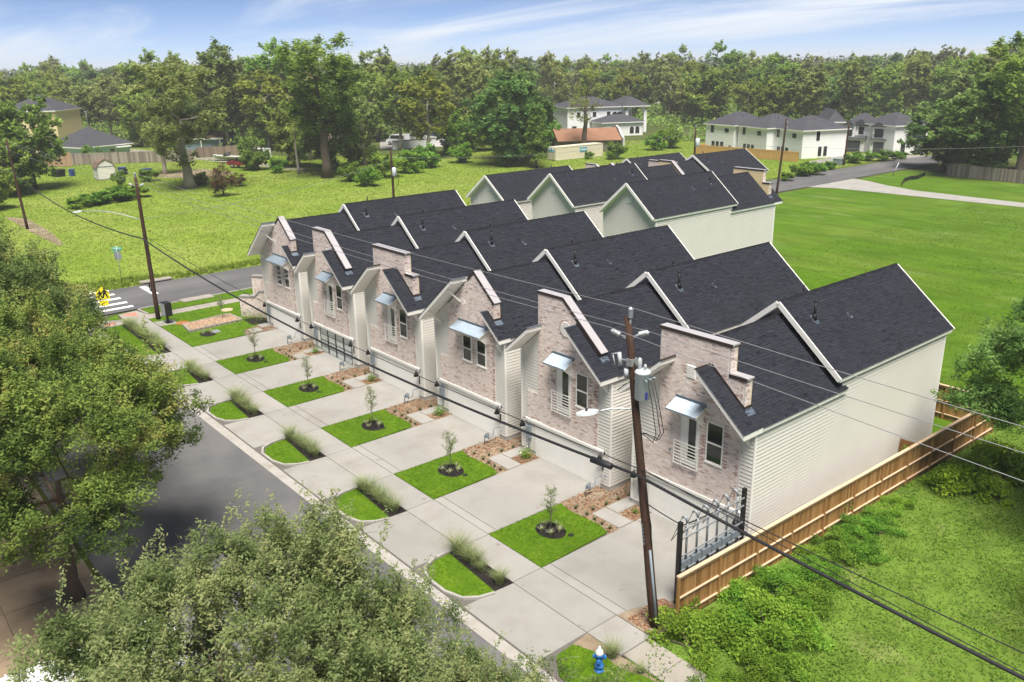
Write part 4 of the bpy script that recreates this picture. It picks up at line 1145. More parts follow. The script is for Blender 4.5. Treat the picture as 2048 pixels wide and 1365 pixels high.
for a, z in ((.25, 3.3), (1.4, 3.05)):
    c, s = math.cos(a), math.sin(a); b = MB(); b.bar((-.48 * c, -.48 * s, z), (.48 * c, .48 * s, z), .02, .22); bl = b.obj('name_blade', GR, t)
    b = MB()
    for q in range(6): u = -.36 + q * .13; b.bar((u * c + .013 * s, u * s - .013 * c, z), ((u + .09) * c + .013 * s, (u + .09) * s - .013 * c, z), .006, .09)
    b.obj('lettering', HW, bl)

def brick_wall_thing(name, label, loc, rz, prof, th=.42):
    t = thing(name, label, 'brick wall', loc, rz)
    b = MB(); b.prism(prof, 0, th, 'y'); b.obj('core', M['mortar'], t)
    brickwork(prof, [], t, [(max(p[0] for p in prof), .1, prof[1][1] if False else max(p[1] for p in prof if p[0] > max(q[0] for q in prof) - .1), th)], 77, yf=-.0)
    b = MB()
    tops = [p for p in prof if p[1] > .3]
    for p, q in zip(tops[:-1], tops[1:]): b.bar((p[0], th / 2, p[1] + .05), (q[0], th / 2, q[1] + .05), th + .12, .12)
    b.obj('coping', M['conc'], t)
    return t
brick_wall_thing('entry_wall', 'low brick entry wall with stepped concrete coping at the corner lawn', (-67.2, 26.6, 0), math.radians(38), [(0, 0), (2.6, 0), (2.6, 2.25), (1.9, 2.25), (1.35, 1.75), (0, 1.75)])
brick_wall_thing('gate_pier', 'tall brick pier of the entry wall beside the corner house', (-68.6, 28.4, 0), math.radians(38), [(0, 0), (1.1, 0), (1.1, 2.9), (0, 2.9)])
t = thing('garden_gate', 'black metal gate between the brick pier and the corner house', 'gate', (-65.9, 28.6, 0), math.radians(30))
b = MB(); b.box(0, .05, 0, .05, 0, 2.1); b.box(1.0, 1.05, 0, .05, 0, 2.1); b.box(0, 1.05, 0, .05, 2.05, 2.1); b.box(0, 1.05, 0, .05, .1, .15); b.obj('frame', M['black'], t)
for i in range(8): b = MB(); b.cyl(.12 + i * .115, .025, .12, 2.05, .012, 5); b.obj('bar', M['black'], t)
b = MB(); pp = [(-67.75, 21.95), (-65.7, 21.7), (-66.0, 26.1), (-68.3, 25.9)]
b.prism(pp, 0, .20, 'z'); t = thing('stone_planter', 'raised planter edged with pale stone and filled with river rock', 'planter', (0, 0, 0))
b.obj('rock_fill', M['soil'], t)
for i in range(4):
    a, c = Vector((*pp[i], .12)), Vector((*pp[(i + 1) % 4], .12)); n = int((c - a).length / .42)
    for q in range(n): b = MB(); b.bar(a.lerp(c, q / n + .01), a.lerp(c, (q + 1) / n - .01), .18, .24); b.obj('edging_stone', M['concw'], t)
rk = mat('river_rock', ramp=[(.25, .14, .08), (.40, .25, .16), (.48, .36, .26), (.32, .22, .17)], rough=.8, var=.1)
def rocks(x0, x1, y0, y1, z, n, s, mt, name='river_rock'):
    P = np.stack([RNG.uniform(x0, x1, n), RNG.uniform(y0, y1, n), np.full(n, z)], 1); a = RNG.uniform(.5, 1, (n, 3)) * s * np.array([1, 1, .6])
    base = np.array([(1, 0, 0), (0, 1, 0), (-1, 0, 0), (0, -1, 0), (0, 0, 1), (0, 0, -.4)], float); F = np.array([(0, 1, 4), (1, 2, 4), (2, 3, 4), (3, 0, 4), (1, 0, 5), (2, 1, 5), (3, 2, 5), (0, 3, 5)])
    th = RNG.uniform(0, 6.3, n); c, q = np.cos(th), np.sin(th)
    V = base[None] * a[:, None]; V = np.stack([V[..., 0] * c[:, None] - V[..., 1] * q[:, None], V[..., 0] * q[:, None] + V[..., 1] * c[:, None], V[..., 2]], 2) + P[:, None]
    return mesh_np(name, V.reshape(-1, 3), (F[None] + np.arange(n)[:, None, None] * 6).reshape(-1, 3), mt, np.repeat(RNG.random(n), 8))
o = place('river_rock', rocks(-67.9, -65.85, 21.95, 25.9, .21, 900, .085, rk), t); o['kind'] = 'stuff'
def cover(label, x, y, r, mt, z=.06):
    b = MB(); b.cyl(x, y, z - .05, z + .02, r, 20); tag(b.obj('access_cover', mt), label, 'access cover')
RUST = mat('rusty_plate', (.33, .14, .06), .85, .2, 3); TANP = mat('tan_cover', (.52, .38, .27), .85, .12, 3)
cover('round rust brown cover in the grass beside the mailbox', -68.7, 22.2, .52, RUST)
cover('round tan cover in the grass in front of the entry wall', -70.0, 26.5, .5, TANP)
b = MB(); b.box(-64.9, -64.1, 23.0, 23.6, .03, .09); b.box(-64.78, -64.22, 23.1, 23.5, .085, .10, m=1); tag(b.obj('drain_grate', [M['conc'], M['meter']]), 'square drain grate with pale rim in the corner lawn', 'drain grate')
for (l, r), k in zip(LAWN, ('nearest', 'second nearest', 'middle', 'second farthest', 'farthest')):
    b = MB(); b.cyl(r - 1.0, 23.15, .03, .066, .14, 12); tag(b.obj('valve_cover', M['black']), f'small dark valve cover sunk in the {k} front lawn', 'valve cover')

# ------------------------------------------------------------------ grasses, small plants, saplings
def blades(P, h, w, curl, seed, seg=2, spread=.35):
    """curved strips: P (n,3) roots; h heights; returns V,F (quads)"""
    rg = np.random.default_rng(seed); n = len(P)
    a = rg.uniform(0, 2 * np.pi, n); d = np.stack([np.cos(a), np.sin(a), np.zeros(n)], 1); s = np.stack([-np.sin(a), np.cos(a), np.zeros(n)], 1)
    out = rg.uniform(.4, 1, n) * spread
    rows = []
    for k in range(seg + 1):
        f = k / seg
        c = P + d * (out * h * (f ** 1.6) * curl)[:, None] + np.array([0, 0, 1.0]) * (h * (f - .32 * curl * f * f))[:, None]
        ww = w * (1 - f * .85) / 2
        rows += [c - s * ww[:, None], c + s * ww[:, None]]
    V = np.stack(rows, 1); nv = 2 * (seg + 1)
    f0 = np.array([(2 * k, 2 * k + 1, 2 * k + 3, 2 * k + 2) for k in range(seg)])
    F = (np.arange(n)[:, None, None] * nv + f0[None]).reshape(-1, 4)
    return V.reshape(-1, 3), F, seg
def clump(name, n, h, w, r, curl, mt, seed, seg=3, spread=1.0):
    rg = np.random.default_rng(seed); a = rg.uniform(0, 6.28, n); q = np.sqrt(rg.random(n)) * r
    P = np.stack([np.cos(a) * q, np.sin(a) * q, np.zeros(n)], 1); hh = h * rg.uniform(.6, 1.05, n)
    V, F, s = blades(P, hh, np.full(n, w), curl, seed + 1, seg, spread)
    t = np.repeat(rg.random(n), s)
    return mesh_np(name, V, F, mt, t)
MUH = [clump('ornamental_grass', 380, 1.15, .014, .20, 1.0, M['muhly'], 50 + i, 4, .85) for i in range(4)]
rgp = random.Random(5)
names_isl = ['nearest the camera', 'second from the camera', 'third from the camera', 'fourth from the camera', 'fifth from the camera']
for i, (l, r) in enumerate(LAWN):
    for k in range(6):
        x = l + .3 + (r - l - .6) * k / 5
        if i == 0 and k == 4: continue
        o = place('ornamental_grass', MUH[rgp.randrange(4)], None, (x, 18.5 + rgp.uniform(-.1, .1), .03), (0, 0, rgp.uniform(0, 6)), label=f'feathery ornamental grass clump in the kerb island {names_isl[i]}', cat='ornamental grass', group=f'ornamental grass clumps in the island {names_isl[i]}')
        s = rgp.uniform(.78, 1.12) * (.75 if i == 0 and k > 2 else 1); o.scale = (s, s, s)
for k in range(13):
    o = place('ornamental_grass', MUH[rgp.randrange(4)], None, (-71.0 + k * .69, 18.5 + rgp.uniform(-.12, .12), .03), (0, 0, rgp.uniform(0, 6)), label='ornamental grass clump in the long row of the corner island', cat='ornamental grass', group='ornamental grass row on the corner island')
    s = rgp.uniform(.9, 1.25); o.scale = (s, s, s)
o = place('ornamental_grass', MUH[0], None, (-17.1, 18.65, .02), label='thin lone grass clump on the bare soil behind the hydrant', cat='ornamental grass'); o.scale = (.8, .8, .75)
o = place('ornamental_grass', MUH[2], None, (-15.9, 18.8, .02), label='low grass clump at the edge of the old sidewalk', cat='ornamental grass'); o.scale = (.5, .5, .35)

FLX = [clump('striped_plant', 46, .44, .03, .05, .9, M['flax'], 80 + i, 3, .8) for i in range(3)]
MON = [clump('border_grass', 36, .26, .022, .05, 1.0, M['mondo'], 90 + i, 3, .9) for i in range(3)]
def leaf_quads(P, L, W, seed, up=.45, sp=None):
    rg = np.random.default_rng(seed); n = len(P)
    nrm = rg.normal(size=(n, 3)); nrm[:, 2] = np.abs(nrm[:, 2]) + up; nrm /= np.linalg.norm(nrm, axis=1)[:, None]
    a = rg.normal(size=(n, 3)); a -= nrm * (a * nrm).sum(1)[:, None]; a /= np.linalg.norm(a, axis=1)[:, None]
    b_ = np.cross(nrm, a); l = (L * rg.uniform(.5, 1.45, n))[:, None] / 2; w = (W * rg.uniform(.7, 1.2, n))[:, None] / 2
    V = np.stack([P - a * l, P + b_ * w + a * l * .15, P + a * l, P - b_ * w + a * l * .15], 1)
    return V.reshape(-1, 3), np.arange(n * 4).reshape(-1, 4)
def sapling_meshes(seed, h, w, n):
    rg = np.random.default_rng(seed); rr = random.Random(seed)
    b = MB(); b.tube([(0, 0, -.05), (.01, .01, h * .4), (-.01, .02, h * .75), (0, 0, h)], [.028, .022, .014, .004], 6)
    P = []; T = []
    for i in range(22):
        z = h * rr.uniform(.36, .95); a = rr.uniform(0, 6.28); f = 1 - abs((z / h - .58) / .5) ** 1.7; L = w * max(f, .15) * rr.uniform(.6, 1.1)
        e = (math.cos(a) * L, math.sin(a) * L, z + L * .75); b.tube([(0, 0, z), (e[0] * .5, e[1] * .5, z + L * .3), e], [.009, .006, .003], 4)
        m_ = n // 22; k = rg.random(m_) ** .7; P.append(np.stack([e[0] * k, e[1] * k, z + L * .75 * k], 1) + rg.normal(size=(m_, 3)) * .055)
        T.append(np.clip(rg.normal(.5, .25, m_), 0, 1))
    P = np.concatenate(P); V, F = leaf_quads(P, .075, .035, seed)
    return b.data('trunk', M['barkp']), mesh_np('crown', V, F, M['oak2'], np.concatenate(T))
SAP = [sapling_meshes(200 + i, 2.25 + .12 * i, .42 + .05 * (i % 2), 900) for i in range(3)]
def flax_ring(x, y, n, r, lab):
    for i in range(n):
        a = i / n * 6.28 + .5
        o = place('striped_plant', FLX[i % 3], None, (x + math.cos(a) * r, y + math.sin(a) * r, .06), (0, 0, a), label=f'pale striped spiky plant in the black mulch ring of {lab}', cat='plant', group=f'striped plants around {lab}')
TR = [(-24.75, 22.75), (-32.5, 22.9), (-40.15, 22.9), (-48.15, 22.95), (-56.05, 22.85)]
for i, (x, y) in enumerate(TR):
    lab = ('the sapling on the nearest lawn', 'the sapling on the second lawn', 'the sapling on the third lawn', 'the sapling on the fourth lawn', 'the sapling on the fifth lawn')[i]
    e = thing('mulch_ring', None, None); tag(e, kind='structure')
    b = MB(); b.prism([(x + math.cos(k / 18 * 6.283) * .78, y + math.sin(k / 18 * 6.283) * .62) for k in range(18)], -.03, .068, 'z'); b.obj('bed_soil', M['bsoil'], e)
    chips(x - .55, x + .55, y - .45, y + .45, 160, .068, 'black_chips', M['bmulch'], e)
    t = thing('sapling', f'young slender tree {("closest to the cedar fence", "on the second lawn from the fence", "on the third lawn, behind the glass-free wide driveway", "on the lawn before the glass garage house", "on the lawn nearest the street corner")[i]}', 'young tree', (x, y, .05), i * 1.3, 'young trees on the front lawns')
    t['label'] = ('young slender tree on the lawn nearest the leaning pole', 'young slender tree on the second lawn from the leaning pole', 'young slender tree on the third lawn from the leaning pole', 'young slender tree on the lawn in front of the glass garage house', 'young slender tree on the lawn nearest the corner planter')[i]
    place('trunk', SAP[i % 3][0], t); place('crown', SAP[i % 3][1], t)
    flax_ring(x, y, 5 if i < 2 else 4, .42, lab)
x, y = -64.3, 22.6
e = thing('mulch_ring', None, None); tag(e, kind='structure')
b = MB(); b.prism([(x + math.cos(k / 18 * 6.283) * .75, y + math.sin(k / 18 * 6.283) * .6) for k in range(18)], -.03, .068, 'z'); b.obj('bed_soil', M['bsoil'], e)
flax_ring(x - .1, y, 4, .42, 'the corner lawn ring')
t = thing('sapling', 'thin sapling rising behind the stone planter on the corner lawn', 'young tree', (-67.2, 25.0, .3), 0, 'young trees on the front lawns'); place('trunk', SAP[1][0], t); place('crown', SAP[1][1], t); t.scale = (.8, .8, .85)
ordn = ['first', 'second', 'third', 'fourth', 'fifth']
for i, (l, r, hl) in enumerate(BEDS):
    pos = [(l + 1.55, 25.5), (l + 1.62, 26.3), (l + 1.68, 27.1), (l + 1.74, 27.8), (l + 1.8, 28.5), (hl - .05, 24.95), (hl + .5, 24.9), (hl + 1.0, 24.87), (hl + 1.5, 24.85), (l + .9, 25.0)]
    for k, (x, y) in enumerate(pos):
        place('border_grass', MON[k % 3], None, (x, y, .03), (0, 0, k * 1.7), label=f'small dark grassy tuft in the bark mulch beside the {ordn[i]} garden path from the fence', cat='plant', group=f'border tufts beside garden path {ordn[i]} from the fence')
    P = RNG.normal(size=(320, 3)) * (.17, .17, .15) + (0, 0, .28); V, F = leaf_quads(P, .10, .055, 300 + i)
    t = thing('flowering_shrub', f'small leafy shrub by the meter pier of the {ordn[i]} house from the fence', 'shrub', (r - .45, 26.75, .03), 0, 'small shrubs by the meter piers')
    s = (.45, 1, .95, .9, .8)[i]; t.scale = (s, s, s)
    place('foliage', mesh_np('foliage', V, F, M['lfE'], RNG.random(320)), t)
    P = RNG.normal(size=(26, 3)) * (.16, .16, .1) + (0, 0, .42); V, F = leaf_quads(P, .07, .06, 320 + i); place('blossoms', mesh_np('blossoms', V, F, M['flower'], RNG.random(26)), t)
    e = thing('mulch_bed', None, None); tag(e, kind='structure'); sheet('bed_soil', rect(r - .94, r - .03, 26.14, 27.3), .024, M['soil']).parent = e
    chips(r - .9, r - .06, 26.2, 27.25, 110, .026, 'bark_chips', M['mulch'], e)
e = thing('planting_bed', None, None); tag(e, kind='structure'); sheet('bed_soil', [(-66.2, 26.3), (-64.2, 26.2), (-63.9, 27.6), (-64.6, 28.6), (-66.4, 28.2)], .06, M['bsoil']).parent = e
for i, (x, y, s) in enumerate(((-66.9, 26.9, .9), (-65.9, 27.0, .7), (-65.0, 27.3, .9), (-64.6, 28.2, 1.2))):
    n = 420; P = RNG.normal(size=(n, 3)) * (.34, .34, .26) + (0, 0, .4); P[:, 2] = np.abs(P[:, 2]); V, F = leaf_quads(P, .10, .045, 340 + i)
    t = thing('entry_shrub', ('dark bushy shrub at the street end of the entry wall', 'grey green shrub in front of the entry wall', 'low shrub in the dark bed by the corner house', 'tallest shrub beside the corner house meter')[i], 'shrub', (x, y, .05)); t.scale = (s, s, s)
    place('foliage', mesh_np('foliage', V, F, (M['lfC'], M['lfD'], M['oak2'], M['lfA'])[i], RNG.random(n)), t)

# ------------------------------------------------------------------ turf blades
def pip(poly, X, Y):
    return inside(poly, X, Y)
def turf_blades(name, poly, dens, h, w, mt, z, seed, seg=1, holes=(), big=None, per=3, label=None):
    rg = np.random.default_rng(seed)
    xs_ = [p[0] for p in poly]; ys_ = [p[1] for p in poly]
    n = int((max(xs_) - min(xs_)) * (max(ys_) - min(ys_)) * dens)
    X = rg.uniform(min(xs_), max(xs_), n); Y = rg.uniform(min(ys_), max(ys_), n)
    ok = pip(poly, X, Y)
    for (hx, hy, rx, ry) in holes: ok &= ((X - hx) / rx) ** 2 + ((Y - hy) / ry) ** 2 > 1
    X, Y = X[ok], Y[ok]; n = len(X)
    P = np.repeat(np.stack([X, Y, np.full(n, z)], 1), per, 0) + rg.normal(size=(n * per, 3)) * (w * 1.2, w * 1.2, 0)
    hh = np.repeat(h * rg.uniform(.5, 1.15, n), per) * rg.uniform(.7, 1.1, n * per)
    V, F, s = blades(P, hh, np.full(n * per, w), .9, seed + 3, seg, .9)
    q = 1.0 if big is None else big
    lf = np.sin(X * .9 / q + 1.9 * np.sin(Y * .55 / q + seed)) * np.sin(Y * .8 / q + 1.6 * np.sin(X * .6 / q)) + .6 * np.sin(X * 2.3 / q + 1.3 * np.sin(Y * 1.7 / q)) * np.sin(Y * 2.1 / q)
    t = np.clip(np.repeat(rg.random(n) * .55 + lf * .22 + .1, per) + rg.random(n * per) * .3, 0, 1)
    o = place(name, mesh_np(name, V, F, mt, np.repeat(t, s))); tag(o, label, None, None, 'stuff')
    return o
ringh = [(x, y, .8, .64) for x, y in TR]
def grow_poly(p, d):
    cx = sum(q[0] for q in p) / len(p); cy = sum(q[1] for q in p) / len(p)
    return [(x + d * np.sign(x - cx), y + d * np.sign(y - cy)) for x, y in p]
for i, p in enumerate(LPOLY): turf_blades('lawn_grass', grow_poly(p, .035), 170, .075, .022, M['lawnb'], .045, 400 + i, holes=ringh)
for i, p in enumerate(ISL): turf_blades('lawn_grass', p, 150, .075, .022, M['lawnb'], .05, 420 + i)
turf_blades('lawn_grass', IS7, 170, .08, .022, M['lawnb'], .045, 431)
turf_blades('lawn_grass', CORN, 60, .08, .03, M['lawnb'], .045, 432, holes=[(-64.3, 22.6, .8, .64), (-67.1, 23.9, 1.7, 2.5)])
turf_blades('lawn_grass', VERG, 50, .08, .035, M['lawnb'], .045, 433)
turf_blades('meadow_grass', MEADOW, 9, .18, .09, M['meadb'], -.07, 440, per=2, big=7)
turf_blades('mown_grass', rect(-50, -14, 51.5, 126), 16, .10, .06, M['mownb'], -.07, 441, per=2, big=4)
turf_blades('mown_grass', rect(-44, 4, 135, 157), 5, .2, .09, M['meadb'], -.07, 442, per=2)
turf_blades('lot_grass', rect(-16.5, 2, 15, 60), 45, .13, .05, M['lotb'], -.04, 443, per=2)
def weed_mat(name, x0, x1, y0, y1, dens, mt, seed, L=.10, W=.055, z0=.02, z1=.14, cells=None):
    rg = np.random.default_rng(seed); n = int((x1 - x0) * (y1 - y0) * dens)
    X = rg.uniform(x0, x1, n); Y = rg.uniform(y0, y1, n)
    f = np.sin(X * 1.3 + 2 * np.sin(Y * .7)) * np.sin(Y * 1.1 + 1.7 * np.sin(X * .8)) + .5 * np.sin(X * 3.1 + Y * 2.3)
    ok = rg.random(n) < np.clip(.55 + .5 * f, .08, 1); X, Y = X[ok], Y[ok]; n = len(X)
    P = np.stack([X, Y, -.04 + rg.uniform(z0, z1, n)], 1); V, F = leaf_quads(P, L, W, seed + 1, up=.8)
    return tag(place(name, mesh_np(name, V, F, mt, np.clip(rg.normal(.5, .25, n), 0, 1))), kind='stuff')
turf_blades('roadside_grass', [(-84.7, 17.5), (-84.7, 26), (-86, 60), (-86, 120), (-88.5, 120), (-88, 60), (-87.5, 28), (-90, 17.5)], 16, .55, .09, M['meadb'], -.07, 445, per=3, big=2)
weed_mat('lot_weeds', -16.5, 0, 17, 56, 150, M['lotb'], 450)
# ------------------------------------------------------------------ trees
def rand_unit(rg, n):
    d = rg.normal(size=(n, 3)); return d / np.linalg.norm(d, axis=1)[:, None]
def tree_meshes(seed, H, R, base, ncl, clr, nleaf, L, W, leafm, barkm, r0=None, sub=0, subr=.3, flat=.7, shape='round', limbs=6, lean=(0, 0), bare=0.0, twig=0, trunk_top=.62, up=1.0, shoots=0, sides=7, tintclump=.55, limbk=1.0):
    """tapered trunk with limbs reaching every foliage clump; crown = leaf faces spread in uneven clumps"""
    rg = np.random.default_rng(seed); rr = random.Random(seed)
    r0 = r0 or H * .022
    ch = H - base
    C = []
    tries = 0
    while len(C) < ncl and tries < 6000:
        tries += 1
        d = rand_unit(rg, 1)[0]; q = rg.uniform(.25, 1) ** .5
        x, y, z = d * q
        if shape == 'round': f = 1.0
        elif shape == 'cone': f = max(.12, 1 - (z + 1) / 2 * .9)
        elif shape == 'vase': f = .55 + .45 * (z + 1) / 2
        elif shape == 'open': f = 1.0
        else: f = 1.0
        if shape == 'oak' and z < -.55: continue
        p = np.array([x * R * f + lean[0] * (z + 1) / 2, y * R * f + lean[1] * (z + 1) / 2, base + ch * (z + 1) / 2])
        if C and min(np.linalg.norm((p - c) * (1, 1, 1.2)) for c in C) < clr * (.62 if tries < 3000 else .3): continue
        C.append(p)
    C = np.array(C)
    b = MB()
    tt = H * trunk_top
    nodes = []
    n = 7; pts = []
    wob = [0, 0]
    for k in range(n + 1):
        f = k / n
        wob = [wob[0] + rr.uniform(-.012, .012) * H, wob[1] + rr.uniform(-.012, .012) * H] if k else [0, 0]
        p = Vector((wob[0] + lean[0] * f * .5, wob[1] + lean[1] * f * .5, -.3 if k == 0 else f * tt)); pts.append(p)
        nodes.append((p, r0 * (1 - .72 * f), f))
    rad = [r0 * 1.45] + [x[1] for x in nodes[1:]]
    b.tube(pts, rad, sides + 2)
    order = sorted(range(len(C)), key=lambda i: np.linalg.norm(C[i] - np.array([0, 0, tt * .7])))
    start = max(1, int(n * base / tt * .7)) if tt > 0 else 1
    nodes = nodes[min(start, n - 1):]
    for i in order:
        c = Vector(C[i])
        best = min(nodes, key=lambda nd: (nd[0] - c).length + max(0, nd[0].z - c.z + .15 * (c.xy - nd[0].xy).length) * 1.6 + (.0 if nd[1] > .02 else 3))
        a, ra, _ = best; Ln = (c - a).length
        rs = min(ra * .75, (.018 * Ln + .012 * H * .25 + .015) * limbk)
        mid1 = a.lerp(c, .38) + Vector((rr.uniform(-.1, .1) * Ln, rr.uniform(-.1, .1) * Ln, rr.uniform(-.02, .12) * Ln))
        mid2 = a.lerp(c, .72) + Vector((rr.uniform(-.07, .07) * Ln, rr.uniform(-.07, .07) * Ln, rr.uniform(0, .1) * Ln))
        q = [a, mid1, mid2, c]; rq = [rs, rs * .72, rs * .48, max(rs * .2, .008)]
        b.tube(q, rq, sides if rs > .08 else 4, cap=False)
        for k in (1, 2): nodes.append((q[k], rq[k], 0))
        for _ in range(twig):
            k = rr.uniform(.4, 1); s = a.lerp(c, k) if k < .5 else mid2.lerp(c, (k - .5) * 2)
            e = c + Vector((rr.gauss(0, 1), rr.gauss(0, 1), rr.gauss(.2, .8))) * clr * .8
            m_ = s.lerp(e, .5) + Vector((rr.uniform(-.1, .1), rr.uniform(-.1, .1), rr.uniform(0, .15))) * clr
            b.tube([s, m_, e], [rq[2] * .6, rq[2] * .4, .006], 3, cap=False)
    trunk = b.data('trunk', barkm)
    P = []; T = []
    live = [i for i in range(len(C)) if rr.random() >= bare]
    per = max(1, int(nleaf / max(1, len(live))))
    for i in live:
        k = per; s = clr * rr.uniform(.75, 1.25); tcl = rr.gauss(.5, .20)
        if sub:
            d = rand_unit(rg, sub) * (rg.random((sub, 1)) ** .45) * s * np.array([1, 1, flat])
            w = rg.integers(0, sub, k); ts = np.clip(tcl + rg.normal(0, .16, sub), 0, 1)
            sp = rand_unit(rg, sub); sp[:, 2] = np.abs(sp[:, 2]) * .9 + .15
            al = rg.uniform(-1, 1, (k, 1)) * subr * 1.5
            p = d[w] + sp[w] * al + rg.normal(size=(k, 3)) * subr * .42
            t = ts[w] + rg.normal(0, .10, k)
        else:
            p = rand_unit(rg, k) * (rg.random((k, 1)) ** .4) * s * np.array([1, 1, flat]); t = tcl + rg.normal(0, .18, k)
        P.append(C[i] + p); T.append(t)
    if shoots:
        top = sorted(live, key=lambda i: -C[i][2])[:max(4, int(len(live) * .6))]
        for _ in range(shoots):
            c = C[rr.choice(top)]; d = np.array([rr.gauss(0, .35), rr.gauss(0, .35), 1]); d /= np.linalg.norm(d)
            ln = rr.uniform(.6, 1.5) * clr; k = int(55 * ln)
            o = c + rand_unit(rg, 1)[0] * clr * .7 * np.array([1, 1, flat])
            P.append(o + d * rg.uniform(0, 1, (k, 1)) * ln + rg.normal(size=(k, 3)) * .055); T.append(np.full(k, rr.uniform(.5, 1)) + rg.normal(0, .1, k))
    P = np.concatenate(P); T = np.clip(np.concatenate(T), 0, 1)
    V, F = leaf_quads(P, L, W, seed + 5, up)
    return trunk, mesh_np('crown', V, F, leafm, T)
def put_tree(meshes, loc, label, cat='tree', name='tree', rz=0.0, s=1.0, group=None):
    t = thing(name, label, cat, loc, rz, group, s)
    place('trunk', meshes[0], t); place('crown', meshes[1], t)
    return t

# --- street oaks on the near side of the road (leaf-sized faces)
oakA = tree_meshes(601, 8.4, 5.2, 2.6, 64, 1.15, 165000, .115, .055, M['oak2'], M['bark'], r0=.30, sub=20, subr=.26, shape='oak', shoots=170, twig=2, trunk_top=.5)
oakB = tree_meshes(602, 10.4, 5.3, 3.0, 62, 1.25, 150000, .14, .068, M['oak3'], M['bark'], r0=.34, sub=18, subr=.30, shape='oak', shoots=80, twig=2, trunk_top=.5)
oakC = tree_meshes(603, 11.6, 5.6, 2.6, 64, 1.35, 120000, .18, .09, M['oak1'], M['bark'], r0=.36, sub=16, subr=.34, shape='oak', shoots=30, twig=1, trunk_top=.5)
put_tree(oakA, (-18.2, 6.4, 0), 'grey green leafy oak at the bottom centre, spreading over the near road edge', rz=.4, s=(.92, .92, 1.0))
put_tree(oakA, (-13.6, 7.4, 0), 'grey green oak at the bottom edge between the white metal roof and the hydrant', rz=2.6, s=(.86, .86, .80))
put_tree(oakB, (-33.6, 5.2, 0), 'yellow green oak overhanging the road at the left, largest of the street oaks', rz=1.0)
put_tree(oakB, (-42.0, 5.0, 0), 'yellow green oak at the left edge behind the largest street oak', rz=3.9, s=(1.0, 1.0, .98))
put_tree(oakC, (-52.2, 6.0, 0), 'dark green oak at the left edge opposite the corner house', rz=.3)
put_tree(oakC, (-65.5, 4.4, 0), 'farthest dark oak of the street row, with its top below the distant pole', rz=2.2, s=(1.12, 1.12, 1.08))
put_tree(oakA, (-12.6, 9.6, 0), 'smaller grey green oak at the bottom edge just left of the hydrant', rz=5.0, s=(.62, .62, .70))
shr = tree_meshes(605, 5.6, .9, 2.4, 9, .5, 2600, .08, .042, M['oak1'], M['barkp'], r0=.05, sub=10, subr=.16, shape='round', twig=2, trunk_top=.8)
put_tree(shr, (-17.1, 12.1, 0), 'slender leafy stem standing above the grey oak beside the nearest kerb island', 'young tree', rz=0)
put_tree(shr, (-13.7, 14.4, 0), 'slender sparse stem rising near the hydrant over the pavement', 'young tree', rz=2, s=(1, 1, .74))
put_tree(shr, (-14.6, 13.4, 0), 'slender sparse stem beside the grey oak at the bottom', 'young tree', rz=4, s=(.9, .9, .8))

# --- tree at the right edge, by the long fence
rt = tree_meshes(611, 11.5, 4.6, 2.2, 40, 1.15, 60000, .20, .07, M['lfC'], M['bark'], r0=.25, sub=18, subr=.30, shape='oak', twig=2, trunk_top=.55)
put_tree(rt, (-10.9, 40.2, 0), 'dark green tree at the right edge overhanging the end of the cedar fence', rz=.6, s=(1, 1, .95))
put_tree(rt, (-4.9, 32.0, 0), 'dark drooping tree at the right edge over the weedy lot', rz=2.5, s=(.66, .66, .52))
# --- weeds and vines along the fence
def bush_meshes(seed, r, h, n, L, W, leafm, sub=10, stems=6):
    rg = np.random.default_rng(seed); rr = random.Random(seed)
    cs = np.stack([rg.normal(0, r * .5, sub), rg.normal(0, r * .5, sub), np.abs(rg.normal(h * .42, h * .24, sub))], 1)
    w = rg.integers(0, sub, n); d = rand_unit(rg, n) * (rg.random((n, 1)) ** .45) * np.array([r * .42, r * .42, h * .28])
    P = cs[w] + d; P[:, 2] = np.abs(P[:, 2]); t = np.clip(rg.normal(.5, .2, sub)[w] + rg.normal(0, .15, n), 0, 1)
    V, F = leaf_quads(P, L, W, seed + 2)
    b = MB()
    for i in range(stems):
        c = cs[i % sub]; b.tube([(rr.uniform(-.1, .1), rr.uniform(-.1, .1), 0), (c[0] * .5, c[1] * .5, c[2] * .6), tuple(c)], [.03 * r, .02 * r, .006], 4, cap=False)
    return b.data('stems', M['bark']), mesh_np('foliage', V, F, leafm, t)
def put_bush(me, loc, label, rz=0, s=1.0, group=None, name='shrub', cat='shrub'):
    t = thing(name, label, cat, loc, rz, group, s); place('stems', me[0], t); place('foliage', me[1], t); return t
wd = [bush_meshes(620 + i, 1.05, .72, 3600, .11, .065, M['lfE'], 16) for i in range(2)]
wd2 = bush_meshes(624, 1.0, .9, 2200, .16, .06, mat('leaf_lime', ramp=[(.13, .23, .014), (.20, .33, .022), (.27, .40, .034), (.33, .43, .045)], **{**LS, 'objvar': .08}), 12)
rg = random.Random(8)
